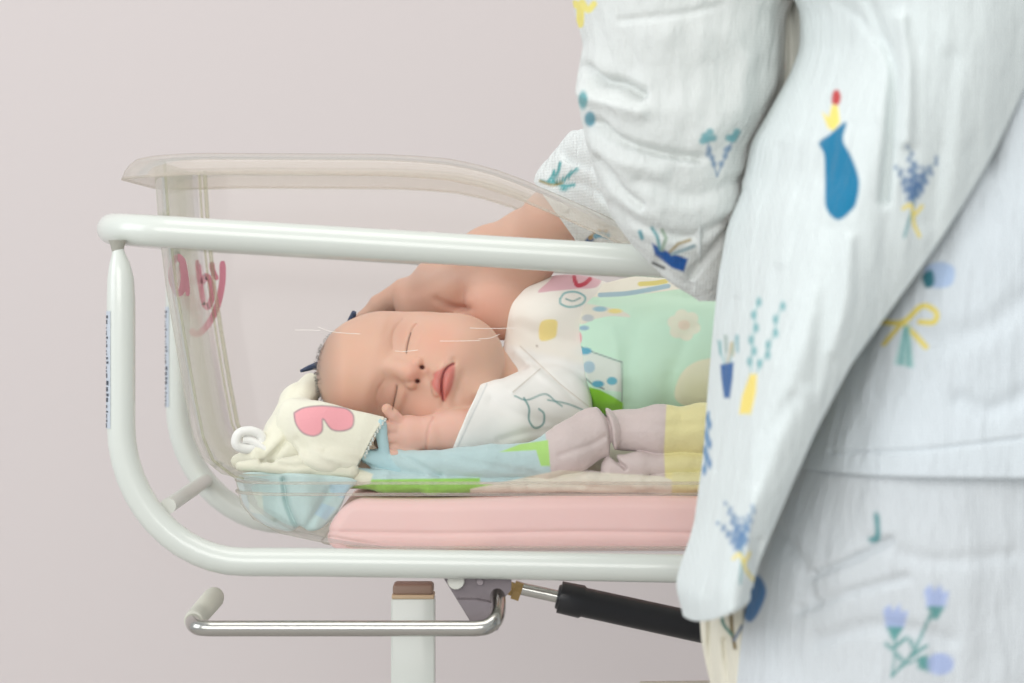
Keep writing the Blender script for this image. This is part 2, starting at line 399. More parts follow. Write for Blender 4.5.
# lever handle with grey grip
pts = [P(497, 590, 2.02), P(498, 608, 2.00), P(495, 620, 1.985), P(487, 626.5, 1.981), P(477, 628.3, 1.98), P(466, 628.5, 1.98), P(455, 628.5, 1.98), P(435, 628.5, 1.98), P(390, 628.5, 1.98), P(330, 628.5, 1.98), P(280, 628.5, 1.98), P(245, 628.5, 1.98), P(228, 628.5, 1.98), P(218, 628.5, 1.98), P(208, 628.4, 1.98), P(199, 627.5, 1.982), P(194, 624.5, 1.99), P(193.5, 619, 2.008), P(199, 611, 2.035), P(209, 599, 2.075)]
sm = catmull(pts, 6)
part('tilt_lever', tube_geo(sm, .0054, 20), 'chrome')
part('lever_grip', lathe_geo(P(193.5, 621, 2.0), P(215, 596, 2.10), [(0, .0045), (0, .0066), (.05, .0071), (.9, .0078), (.97, .0070), (1, .0035)]), 'grip')['label'] = 'grey rubber grip'
# bracket plate
def prism(pts, Y0, Y1, dep=None):
    a = [P(x, y, Y0) for x, y in pts]; b = [p+np.array([0, Y1-Y0, 0]) for p in a]; n = len(a)
    f = [list(range(n)), list(range(n, 2*n))[::-1]]+[[i, i+n, (i+1) % n+n, (i+1) % n] for i in range(n)]
    return np.array(a+b), f
br = part('lever_bracket', prism([(441, 574), (512, 574), (511, 590), (503, 600), (503, 614), (499, 628), (492, 633), (470, 621)], 2.012, 2.017), 'steel', smooth=False)
part('bracket_fold', prism([(457, 600), (476, 600), (496, 604), (503, 618), (498, 630), (488, 634), (472, 622)], 1.998, 2.012), 'steel', br, False)
part('bolt', lathe_geo(P(456, 581, 2.005), P(456, 581, 2.013), [(0, .003), (0, .0056), (.5, .006), (1, .006)]), 'brace', br)
part('bolt', lathe_geo(P(480, 582, 2.008), P(480, 582, 2.013), [(0, .001), (0, .0022), (1, .0024)]), 'steel', br)
part('nut', lathe_geo(P(509, 588, 2.03), P(521, 592, 2.03), [(0, .003), (0, .0052), (.35, .0052), (.36, .0072), (1, .0072), (1, .003)], 6), 'brass', smooth=False)
gs = part('gas_cylinder', lathe_geo(P(557, 596.5, 2.03), P(762, 641, 2.03), [(0, .004), (0, .0080), (.012, .0090), (.012, .0112), (.12, .0116), (.13, .0103), (.96, .0105), (1, .008)], 28), 'black')
part('piston_rod', tube_geo([P(518, 588, 2.03), P(562, 597.6, 2.03)], .0044, 16), 'chrome', gs)

# ---------------------------------------------------------------- clear tub
tub = empty('bassinet_tub', (0.1, 2.165, P(0, 556, 2.06)[2]))
tag(tub, 'clear acrylic bassinet tub with flared rim resting in the white cart frame', 'tub')
hx = np.array([122, 200, 380, 425, 450, 475, 500, 520, 540, 570, 600, 640, 690, 740, 1400], float)
hy = np.array([157, 154, 155, 157.5, 160, 165, 172, 179.5, 188, 201, 214.5, 233, 250, 258, 262], float)
def ztop(X): return H-(np.interp(512+X*F/2.02, hx, hy)-CY)*2.02/F
TX0, TX1, TY0, TY1 = P(156, 0, 2.085)[0], .475, 2.04, 2.29
def rect(iL, iR, iN, iF, r, n=10, step=.008):
    x0, x1, y0, y1 = TX0+iL, TX1-iR, TY0+iN, TY1-iF; pts = []
    for cx, cy, a0 in ((x0+r, y0+r, 180), (x1-r, y0+r, 270), (x1-r, y1-r, 0), (x0+r, y1-r, 90)):
        cor = [(cx+r*math.cos(math.radians(a0+90*k/n)), cy+r*math.sin(math.radians(a0+90*k/n))) for k in range(n+1)]
        if pts:
            a = pts[-1]; b = cor[0]; m = 60 if abs(a[1]-b[1]) < 1e-6 or abs(a[0]-b[0]) > .2 else 14
            pts += [(a[0]+(b[0]-a[0])*k/m, a[1]+(b[1]-a[1])*k/m) for k in range(1, m)]
        pts += cor
    a = pts[-1]; b = pts[0]; pts += [(a[0]+(b[0]-a[0])*k/14, a[1]+(b[1]-a[1])*k/14) for k in range(1, 14)]
    return np.array(pts)
zl = P(0, 476, 2.055)[2]
wl = lambda px: P(px-1, 0, 2.085)[0]-TX0
rings = []
prof = [(0, 157), (.2, 161), (.4, 168), (.6, 178), (.75, 186), (.88, 194), (.95, 203), (1., 222)]
for t, px in prof:
    xy = rect(wl(px), .035*t, .012*t, .012*t, .034)
    zt = ztop(xy[:, 0])-.001; zz = zt+(zl-zt)*t
    rings.append(np.column_stack([xy, zz]))
for px, py, iN, r in ((233, 479, .0125, .036), (236, 483, .016, .036), (236.5, 488, .0175, .036), (240, 508, .0185, .04), (252, 524, .019, .045), (276, 538, .020, .05), (320, 548, .023, .05), (380, 553, .030, .05), (430, 554.5, .05, .04), (520, 555, .09, .02)):
    xy = rect(wl(px), .035+iN*1.5, iN, iN, r); rings.append(np.column_stack([xy, np.full(len(xy), P(0, py, 2.057)[2])]))
rings = np.array(rings); n, m, _ = rings.shape
v = rings.reshape(-1, 3); f = grid_faces(n, m, True).tolist(); f.append([(n-1)*m+k for k in range(m)])
inner = rings.copy(); cc = np.array([(TX0+TX1)/2, (TY0+TY1)/2, 0.])
for k in range(n):
    t_ = inner[k]-np.roll(inner[k], -1, 0); nn = np.stack([t_[:, 1], -t_[:, 0]], 1); nn /= np.linalg.norm(nn, axis=1)[:, None]+1e-9
    nn = (nn+np.roll(nn, 1, 0))/2; sg_ = np.sign(((cc[:2]-inner[k][:, :2])*nn).sum(1))[:, None]; inner[k][:, :2] += nn*sg_*.0036
inner[8:, :, 2] += .003
vi = inner[:-3].reshape(-1, 3); fi = (grid_faces(n-3, m, True)[:, ::-1]+len(v)).tolist()
mesh('tub_shell', np.concatenate([v, vi]), f+fi, M['tub'], tub)
# rim lip: closed profile swept round
prl = [(0, -.003), (-.0015, .0), (-.006, .0014), (-.012, .0002), (-.017, -.0035), (-.0205, -.008), (-.0225, -.0135), (-.0205, -.0142), (-.0188, -.0088), (-.0155, -.005), (-.011, -.002), (-.006, -.0012), (-.0015, -.003)]
L = []
for o, dz in prl:
    xy = rect(o*1.0, o, o, o, .034-o); zz = ztop(xy[:, 0]); sc = np.ones(len(xy)); L.append(np.column_stack([xy, zz+dz*1.0]))
L = np.array(L+[L[0]])
mesh('rim', L.reshape(-1, 3), grid_faces(len(L), m, True), M['rim'], tub)
bead = rings[7].copy(); bead = rings[9]
# foot notch where the step meets the tub corner
part('ledge_bead', tube_geo(rings[9][::2], .0010, 6, True), M['rim'], tub)
part('ledge_bead', tube_geo((rings[10]-np.array([0, 0, .0045]))[::2], .0011, 6, True), M['rim'], tub)
part('base_bead', tube_geo(rings[14][::2], .0008, 6, True), M['rim'], tub)
part('lip_bead', tube_geo(L[6][::2], .0009, 6, True), M['rim'], tub)
for sy in (1, -1):
    part('corner_edge', tube_geo(np.array([r_[np.argmin(r_[:, 0]+sy*r_[:, 1])] for r_ in rings[:9]]), .0010, 8), M['edge'], tub)
    if sy < 0: part('corner_edge', tube_geo(np.array([r_[np.argmin(r_[:, 0]+sy*r_[:, 1])]+(.0045, .003*sy, 0) for r_ in rings[:8]]), .0016, 8), M['edge'], tub)
# lettering on the head end: strokes stuck to the acrylic
def ribbon(pts, wpx, yf, th=.0006):
    c = catmull(pts, 8); t = np.gradient(c, axis=0); t /= np.linalg.norm(t, axis=1)[:, None]; nn = np.stack([-t[:, 1], t[:, 0]], 1)
    ww = np.interp(np.arange(len(c)), [0, 2, len(c)-3, len(c)-1], [.6, 1, 1, .6])[:, None]*wpx/2
    l, r = c+nn*ww, c-nn*ww; g = []
    for e, dy in ((l, 0), (r, 0), (r, th), (l, th)):
        Y = yf(e[:, 0], e[:, 1])+dy; g.append(P(e[:, 0], e[:, 1], Y))
    return ring_mesh(np.array(g).transpose(1, 0, 2))
yfar = lambda x, y: np.full_like(x, 2.275)
def yend(x, y): return np.interp(x-(y-285)*.16, [168, 202], [2.07, 2.24])
def letter(nm, strokes, yf, m=M['pinkink']):
    v, f = join([ribbon(s, wd, yf) for s, wd in strokes]); o = mesh(nm, v, f, m, tub); return o
letter('letter_a', [([(183, 262), (178, 257), (172.5, 264), (172, 280), (177, 293), (182, 290), (184, 276), (182, 262)], 6.5), ([(183, 258), (186, 276), (188, 296)], 5)], yend)
letter('letter_b', [([(197, 260), (200, 282), (204, 305)], 5.5), ([(202, 284), (206, 276), (211, 283), (212, 297), (208, 307), (203, 303)], 6)], yfar)
letter('letter_y', [([(211.5, 262), (213, 271), (217, 280)], 5.5), ([(222.5, 261), (222.5, 280), (219, 300), (213, 316), (205, 328), (197, 334), (190, 330)], 6.5)], yfar)
# fine white streaks in the plastic, each a thin strand
sc_ = [[(318, 327), (334, 332), (360, 334)], [(395, 351), (404, 351.5), (418, 350)], [(440, 341), (458, 341), (480, 340.5)], [(478, 339), (490, 338), (500, 334)], [(470, 328), (490, 328.5), (515, 328)], [(295, 330), (308, 330), (320, 330.4)], [(390, 229), (410, 231), (436, 232)]]
M['strk'] = mat('streak_white', (.95, .9, .86), .4)
for s_ in sc_:
    v, f = tube_geo([P(x, y, 2.0475) for x, y in catmull(s_, 5)], .00019, 5); mesh('streak', v, f, M['strk'], tub)['label'] = 'fine white scratch in the clear plastic'

# ---------------------------------------------------------------- mattress
def mattress(p):
    A = P(330, 522, 2.085); B = P(1130, 527, 2.24)
    x, y, z = p[:, 0], p[:, 1], p[:, 2]
    x0 = P(352, 0, 2.08)[0]; x1 = .42; y0, y1 = 2.071, 2.262; zt = P(0, 497.5, 2.075)[2]; zb = P(0, 551.5, 2.075)[2]
    k = np.clip((zt-z)/(zt-zb), 0, 1)
    x0e = x0-.022*np.sin(k*math.pi*.62)+.006*k
    q = np.stack([np.maximum(x0e-x, x-x1), np.maximum(y0-y, y-y1), np.maximum(zb-z, z-zt-.0012*np.sin(x*22))], 1)+.009
    d = np.linalg.norm(np.maximum(q, 0), axis=1)+np.minimum(q.max(1), 0)-.009
    seam = P(0, 532, 2.075)[2]+.0006*np.sin(x*30)
    return d+.0012*np.exp(-((z-seam)/.0012)**2)
mt = sdf_obj('mattress', mattress, (325, 480, 2.05), (1110, 570, 2.29), .0016, M['matt'])
tag(mt, 'thin pink vinyl mattress lying in the bottom of the clear tub', 'mattress')

# ================================================================ BABY
O = np.array([400., 369.]); Ud = np.array([-.965, -.262]); Sd = np.array([-.262, .965])
def face_uv(p):
    U, V = UV(p); du, dv = U-O[0], V-O[1]; return du*Ud[0]+dv*Ud[1], du*Sd[0]+dv*Sd[1]
def fp(u, s): return O[0]+u*Ud[0]+s*Sd[0], O[1]+u*Ud[1]+s*Sd[1]
def head_base(p):
    d = ell(p, (387, 373, 2.185), (68, 62, .060), 8)
    d = smin(d, ell(p, (354, 374, 2.16), (30, 42, .030), 0), .018)
    d = smin(d, ell(p, (424, 352, 2.175), (40, 36, .036), 4), .014)
    d = smin(d, ell(p, (446, 374, 2.165), (58, 57, .046), 10), .016)
    d = smin(d, ell(p, (461, 352, 2.150), (42, 37, .030), 20), .010)
    d = smin(d, ell(p, (445, 412, 2.150), (38, 30, .030), 5), .010)
    d = smin(d, ell(p, (478, 392, 2.138), (17, 19, .016), 0), .012)
    return d
def raymarch(f, px, py, y0=1.95):
    d = P(px, py, 1.0)-np.array([0, 0, H]); t = y0
    for _ in range(60):
        q = (np.array([0, 0, H])+d*t).astype(np.float32)[None]; s = float(f(q)[0]); t += s*.8
        if abs(s) < 2e-5: break
    return t
YE1 = raymarch(head_base, *fp(-2, -33)); YE2 = raymarch(head_base, *fp(-2, 28)); YNo = raymarch(head_base, *fp(-14, 0)); YM = raymarch(head_base, *fp(-44, 1))
def pe(u, s, Y): x, y = fp(u, s); return (x, y, Y)
def face(p):
    d = head_base(p)
    u, s = face_uv(p); front = np.clip((2.175-p[:, 1])/.02, 0, 1)
    G = lambda cu, cs, ru, rs: np.exp(-((u-cu)/ru)**2-((s-cs)/rs)**2)
    disp = -.0050*G(4, -30, 15, 19)-.0050*G(4, 28, 15, 18)          # sockets
    disp += .0022*G(22, -30, 9, 22)+.0022*G(22, 28, 9, 22)          # brow ridges
    disp += .0042*G(3, -32, 9.5, 15)+.0042*G(3, 28, 9.5, 14)        # closed lids over the eyeballs
    disp += .0015*G(-9, -32, 4, 15)+.0015*G(-9, 28, 4, 14)          # lower lid puff
    disp += .0030*G(2, 0, 16, 8)                                   # nose bridge
    disp -= .0022*G(-29, 0, 5, 6)                                  # philtrum
    disp += .0035*G(-44, 0, 13, 22)                                # muzzle
    disp -= .0018*G(-61, 1, 4.5, 15)                               # under the lower lip
    disp -= .0012*G(-50, -21, 4, 5)+.0012*G(-51, 22, 4, 5)
    d = d-disp*front
    # nose
    d = smin(d, ell(p, pe(-11, 1.0, YNo+.001), (8.5, 9.5, .0105), 15), .006)
    d = smin(d, cap(p, (*pe(6, 0, YNo+.003), 6), (*pe(-9, 1, YNo-.002), 7)), .006)
    d = smin(d, ell(p, pe(-15.5, -11.5, YNo+.002), (6.0, 5.6, .0070), 15), .0022)
    d = smin(d, ell(p, pe(-15.0, 11.5, YNo+.002), (6.0, 5.6, .0070), 15), .0022)
    d = smax(d, -ell(p, pe(-21.0, -7.4, YNo-.0045), (3.0, 2.3, .0048), 15), .0009)
    d = smax(d, -ell(p, pe(-20.2, 7.2, YNo-.0045), (3.0, 2.3, .0048), 15), .0009)
    # lips
    up = smin(ell(p, pe(-40, -6.5, YM-.0015), (5.5, 11, .0044), 22), ell(p, pe(-40, 6.5, YM-.0015), (5.5, 11, .0044), 2), .0012)
    lo_ = ell(p, pe(-49.0, 1, YM-.0008), (4.2, 14, .0042), 15)
    d = smin(d, up, .0022); d = smin(d, lo_, .0022)
    # mouth line and eye slits
    ml = seg_dist(u, s, MOUTH); d = d+.0019*np.exp(-(ml/1.25)**2)*front
    for sl in SLITS: d = d+.0012*np.exp(-(seg_dist(u, s, sl)/1.1)**2)*front
    for sl in LIDF: d = d+.0005*np.exp(-(seg_dist(u, s, sl)/1.6)**2)*front
    return d
MOUTH = catmull([(-50.3, -19), (-45.5, -14), (-43.2, -8), (-43.6, .6), (-45.5, 9), (-50.1, 19.5)], 5)
SLITS = [catmull([(-3.8, -47), (-1.4, -41), (-.9, -32), (-1.2, -23), (-2.0, -17)], 5), catmull([(-1.6, 17), (-2.6, 24), (-2.9, 32), (-3.4, 41)], 5)]
LIDF = [catmull([(10, -48), (15, -38), (15.5, -28), (12, -18)], 5), catmull([(12, 15), (15.5, 25), (15, 35), (10, 43)], 5)]
def baby_sdf(p):
    d = face(p)
    far = p[:, 0] > P(455, 0, 2.15)[0]
    d = smin(d, cap(p, (495, 384, 2.180, 30), (540, 366, 2.195, 34)), .008)
    d = smin(d, chain(p, [(545, 366, 2.20, 36), (610, 366, 2.205, 46), (700, 372, 2.205, 48), (770, 378, 2.205, 44)], .02), .012)
    for dy in (-1, 1):                          # legs, bent under the wrap
        d = smin(d, chain(p, [(775, 378+dy*14, 2.205+dy*.01, 27), (850, 372+dy*26, 2.17, 23), (905, 392+dy*22, 2.205, 15), (925, 380+dy*22, 2.19, 12)], .006), .008)
    # far arm under the shirt
    d = smin(d, chain(p, [(545, 332, 2.22, 24), (600, 320, 2.23, 19), (560, 310, 2.235, 14)], .006), .008)
    # near arm: shoulder, elbow, wrist
    d = smin(d, chain(p, [(540, 398, 2.165, 26), (512, 424, 2.135, 23), (470, 431, 2.122, 20.5)], .008), .006)
    arm = chain(p, [(480, 430, 2.122, 22), (452, 432, 2.115, 21.5), (432, 434, 2.110, 19.5)], .006)
    arm = smin(arm, ell(p, (409, 435, 2.108), (22, 20, .0135), 5), .005)
    U, V = UV(p)
    cr = seg_dist(U, V, WRIST); arm = arm+.0008*np.exp(-(cr/1.5)**2)
    for a, b, c_ in FING: arm = smin(arm, chain(p, [a, b, c_], .0008), .0014)
    d = smin(d, arm, .0025)
    return d
WRIST = catmull([(434, 417), (429, 427), (427, 440), (426, 452)], 5)
FING = [((402, 424, 2.104, 6.6), (393, 415, 2.100, 6.2), (387, 409, 2.098, 5.4)),      # index, tip by the lower eye
        ((400, 430, 2.102, 6.6), (386, 427, 2.098, 6.4), (379, 432, 2.102, 5.4)),
        ((399, 438, 2.101, 6.6), (384, 438, 2.098, 6.2), (379, 443, 2.104, 5.3)),
        ((400, 446, 2.102, 6.2), (388, 449, 2.100, 5.6), (383, 452, 2.106, 4.9)),
        ((414, 450, 2.103, 6.6), (402, 456, 2.098, 6.0), (392, 455, 2.096, 5.2))]        # thumb
def baby_paint(p):
    U, V = UV(p); u, s = face_uv(p)
    col = np.tile(srgb(219, 179, 158), (len(p), 1)).astype(np.float64)
    nz = fbm(p*38, 3)[:, None]*.03; col *= 1+nz
    G = lambda cu, cs, ru, rs: np.exp(-((u-cu)/ru)**2-((s-cs)/rs)**2)
    mixc(col, .55*G(-30, -38, 26, 20)+.4*G(-28, 36, 24, 18), srgb(232, 172, 150))
    mixc(col, .45*np.clip(G(-14, 0, 12, 14), 0, 1), srgb(226, 158, 138))
    mixc(col, .45*(G(10, -34, 9, 18)+G(10, 30, 9, 18)), srgb(210, 158, 140))
    mixc(col, .30*G(45, 0, 30, 50), srgb(216, 168, 142))
    mixc(col, .35*(G(25, -30, 4, 20)+G(25, 28, 4, 20)), srgb(196, 146, 124))
    # lips, widening from the corners to a cupid's bow
    lip = poly_sd(u, s, catmull([(-50.5, -19.5), (-43.5, -14), (-36.5, -8), (-33.4, -4), (-34.6, 0), (-33.6, 4.5), (-37, 10), (-45, 15), (-51, 19.5), (-54.2, 10), (-55, 1), (-54.3, -9)], 5, True))
    fr = p[:, 1] < 2.14
    mixc(col, np.clip(.5-lip/2.8, 0, 1)*fr*.8, srgb(206, 112, 108))
    mixc(col, np.clip(1-seg_dist(u, s, MOUTH)/1.5, 0, 1)*fr*.8, srgb(150, 60, 62))
    for sl in SLITS: mixc(col, np.clip(1.15-seg_dist(u, s, sl)/.85, 0, 1)*fr*.85, srgb(92, 64, 54))
    for cs, cu in ((-7.4, -21.0), (7.2, -20.2)): mixc(col, np.clip(1.6-np.hypot((u-cu)/2.2, (s-cs)/1.9), 0, 1)*fr, srgb(96, 38, 30))
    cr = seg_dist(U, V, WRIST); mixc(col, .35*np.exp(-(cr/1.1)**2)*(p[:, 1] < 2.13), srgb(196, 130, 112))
    hand = np.clip((U-378)/6, 0, 1)*np.clip((478-U)/6, 0, 1)*np.clip((V-408)/6, 0, 1)*(p[:, 1] < 2.12)
    mixc(col, .45*hand, srgb(238, 190, 178))
    # sparse newborn hair darkens the back of the skull
    hm = np.clip((343-U)/24, 0, 1)*.62+np.clip((p[:, 1]-2.175)/.02, 0, 1)*np.clip((440-U)/30, 0, 1)*.8
    mixc(col, np.clip(hm, 0, .8)*(V < 425), srgb(150, 128, 115))
    return col
baby = empty('person', tuple(P(560, 470, 2.19)))
tag(baby, 'sleeping newborn baby in white shirt lying on its back, face turned to viewer', 'baby')
sdf_obj('body', baby_sdf, (308, 290, 2.06), (945, 462, 2.29), .00085, M['skin'], baby, baby_paint)
# downy hair
rnd = np.random.RandomState(2); gh = []
while len(gh) < 2600:
    a = rnd.normal(size=3); a /= np.linalg.norm(a)
    c = P(387, 373, 2.185); dirn = np.array([a[0], a[1], a[2]]); t = .03
    if a[0] > -.25 and a[1] < .2: continue
    if a[0] > .4 or (a[1] < .12 and not (a[0] < -.80)): continue
    for _ in range(12): t -= float(head_base((c+dirn*t).astype(np.float32)[None])[0])*.9
    q = c+dirn*t; tang = np.cross(a, [0, .3, 1.]); tang /= np.linalg.norm(tang); tang = tang*(-1 if rnd.rand() < .5 else 1)*.4+np.array([.5, .45, rnd.normal()*.3]); tang -= a*tang.dot(a)
    tang /= np.linalg.norm(tang); ln = .004+.005*rnd.rand(); sd = np.cross(a, tang)*.00013
    tip = q+tang*ln+a*.0012; mid = q+tang*ln*.5+a*.0011
    gh.append(np.array([q-sd, q+sd, mid+sd, mid-sd, tip, ]))
hv = np.concatenate(gh); hf = []
for k in range(len(gh)): b = 5*k; hf += [[b, b+1, b+2, b+3], [b+3, b+2, b+4]]
mesh('hair', hv, hf, M['hair'], baby)

# shirt
PR = {'teal': (92, 158, 160), 'w': (240, 239, 235)}
def torso_shell(p, g):
    return chain(p, [(535, 366, 2.192, 42+g), (575, 352, 2.198, 57+g), (640, 354, 2.202, 60+g), (720, 362, 2.205, 58+g)], .012)
def shirt_sdf(p):
    U, V = UV(p)
    t = torso_shell(p, 0)
    t = smin(t, ell(p, (562, 315, 2.20), (62, 40, .048), -8), .01)
    neck = 504+((V-352)/60)**2*8
    cut = (neck-U)*2.15/F
    t = smax(t, cut, .003)
    t = smax(t, -(cap(p, (478, 376, 2.160, 32), (508, 362, 2.150, 13))), .002)     # open neckline
    sl = chain(p, [(456, 424, 2.118, 37), (500, 420, 2.130, 38), (550, 405, 2.158, 42)], .006, 1.28)
    ax = (U-467)*.91-(V-418)*-.42
    edge = ((483-450)*(V-453)-(382-453)*(U-450))/78.3       # cuff line
    sl = smax(sl, -edge*2.12/F, .0012)
    sl = smax(sl, -cap(p, (430, 426, 2.112, 34), (474, 423, 2.122, 31), 1.35), .0010)
    d = smin(t, sl, .006)
    # wrap-over front, collar band and soft creases
    d -= crease(U, V, [([(516, 352), (555, 386), (594, 414)], 4.5, .0016), ([(512, 392), (526, 380), (540, 369)], 3, .0010)])*(p[:, 1] < 2.2)
    d -= crease(U, V, [([(480, 386), (466, 420), (455, 452)], 2.2, .0006)])*(p[:, 1] < 2.14)
    d += crease(U, V, [([(476, 388), (462, 422), (452, 452)], 1.0, -.0002), ([(492, 400), (520, 415), (560, 425)], 6, .0018), ([(530, 360), (560, 385), (580, 408)], 3, .0012), ([(520, 325), (545, 335), (580, 345)], 7, .0014), ([(500, 440), (530, 432), (570, 430)], 4, .0014)])
    return d+.0006*fbm(p*60, 2)
WRAP = [(512, 352), (520, 346), (570, 392), (594, 412), (600, 440), (500, 450), (470, 400), (505, 392)]
def shirt_paint(p):
    U, V = UV(p); col = np.tile(srgb(244, 243, 240), (len(p), 1))
    f = (p[:, 1] < 2.215)
    up = np.clip((352+(U-520)*.25-V)/8, 0, 1); mixc(col, up*.55, srgb(246, 240, 226))
    t = (96, 150, 150)
    it = [('b', [(541, 322), (556, 320), (557, 330), (554, 338), (540, 340)], (246, 222, 110), .75),
          ('c', [(560, 299), (565, 293), (576, 292), (585, 297), (582, 304), (570, 307), (561, 304), (560, 299)], (110, 178, 180), .9),
          ('c', [(566, 299), (573, 301), (580, 298)], t, .8),
          ('c', [(524, 398), (529, 408), (529, 420), (535, 428), (543, 424), (544, 414), (539, 409)], t, .9),
          ('c', [(515, 396), (527, 400), (545, 394), (556, 402), (562, 406)], t, .8),
          ('c', [(548, 400), (568, 404), (590, 413)], t, .8),
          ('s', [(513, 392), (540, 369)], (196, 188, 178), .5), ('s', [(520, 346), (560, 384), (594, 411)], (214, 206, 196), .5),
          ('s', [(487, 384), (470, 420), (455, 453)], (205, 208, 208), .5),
          ('b', [(538, 292), (548, 282), (562, 270), (600, 266), (598, 286), (574, 289), (552, 291)], (228, 186, 194)), ('c', [(574, 277), (577, 285), (584, 284), (590, 279)], (196, 60, 80), 1.8),
          ('e', (537, 346, 1.2, 1.2), (200, 190, 180))]
    draw(col, U, V, it); return col
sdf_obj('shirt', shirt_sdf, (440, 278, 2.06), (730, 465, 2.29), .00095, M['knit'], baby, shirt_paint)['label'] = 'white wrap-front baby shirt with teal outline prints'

# mint wrap around the baby's body
def wrap_sdf(p):
    U, V = UV(p)
    d = chain(p, [(588, 352, 2.19, 62), (640, 350, 2.195, 66), (720, 358, 2.20, 68), (800, 368, 2.195, 64), (880, 380, 2.19, 54), (925, 385, 2.195, 46)], .012, 1.08)
    d = smin(d, ell(p, (690, 350, 2.175), (120, 74, .058), 2), .02)
    edge = np.interp(V, [275, 290, 310, 330, 345, 380, 400, 425], [594, 588, 582, 579, 580, 587, 592, 594])
    d = smax(d, (edge-U)*2.13/F, .0022)
    d += crease(U, V, [([(640, 320), (628, 360), (630, 400)], 10, .0022), ([(600, 300), (650, 296), (712, 300)], 5, .0018), ([(690, 330), (672, 370), (668, 405)], 9, .0018)])
    d -= crease(U, V, [([(612, 330), (618, 365), (616, 400)], 7, .0022)])
    return d+.0007*fbm(p*45, 3)
def wrap_paint(p):
    U, V = UV(p); col = np.tile(srgb(211, 246, 224), (len(p), 1))
    mixc(col, np.clip((325-V)/40, 0, 1)*.3, srgb(214, 232, 200))
    ln = (120, 135, 140)
    it = [('p', [(570, 270), (725, 270), (725, 283), (650, 293), (600, 297), (585, 297)], (240, 238, 222)),
          ('c', [(600, 295), (630, 293), (668, 286)], (170, 198, 208), 2.0),
          ('c', [(640, 284), (655, 283), (666, 281)], (226, 214, 130), 2.),
          ('b', [(575, 276), (600, 274), (604, 280), (590, 285), (575, 288)], (232, 180, 188)),
          ('c', [(575, 280), (583, 285), (592, 282), (600, 279)], (206, 70, 88), 1.8),
          ('b', [(583, 305), (600, 306), (622, 311), (630, 317), (612, 316), (595, 319), (580, 324)], (232, 230, 215)),
          ('e', (600, 309, 7, 2.6), (160, 200, 212)), ('e', (615, 311, 7, 2.4), (240, 226, 150)), ('e', (588, 318, 6, 3.5), (196, 203, 205)),
          ('e', (584, 328, 5, 2.4), (160, 195, 212)), ('e', (579, 338, 3, 6), (236, 178, 190)),
          ('p', [(578, 346), (590, 352), (621, 363), (622, 392), (604, 390), (586, 378)], (226, 236, 228)),
          ('s', [(579, 346), (592, 352), (621, 362)], ln, .5), ('s', [(622, 362), (622, 410)], (150, 170, 165), .5), ('s', [(584, 377), (592, 384), (604, 389)], ln, .6),
          ('e', (585, 351, 6.5, 3.6), (108, 182, 208)), ('e', (589, 367, 6, 6), (176, 205, 218)), ('e', (598, 384, 6, 3.4), (100, 178, 205)), ('e', (612, 381, 5.2, 4), (110, 186, 205)),
          ('p', [(589, 387), (600, 390), (612, 396), (623, 403), (623, 414), (592, 414)], (146, 214, 52))]
    for k in range(6):
        a = k*1.047+.3; it.append(('e', (684+10*math.cos(a), 325+9.5*math.sin(a), 7, 6.5), (236, 240, 220)))
    it += [('e', (684, 325, 6, 5), (238, 226, 206)),
           ('b', [(676, 400), (678, 380), (690, 365), (712, 358), (760, 356), (780, 380), (760, 405), (700, 408)], (242, 244, 220)),
           ('e', (702, 407, 7, 1.6), (150, 200, 70))]
    for k, (x, y) in enumerate(((800, 340), (850, 380), (780, 310))):
        for a in range(6): it.append(('e', (x+10*math.cos(a*1.047), y+9*math.sin(a*1.047), 7, 6.5), (236, 240, 220)))
    draw(col, U, V, it); return col
wr = sdf_obj('swaddle_blanket', wrap_sdf, (572, 270, 2.05), (990, 460, 2.29), .0011, M['knit'], None, wrap_paint)
tag(wr, 'mint green swaddle blanket with flower print wrapped round the baby\'s body', 'blanket')

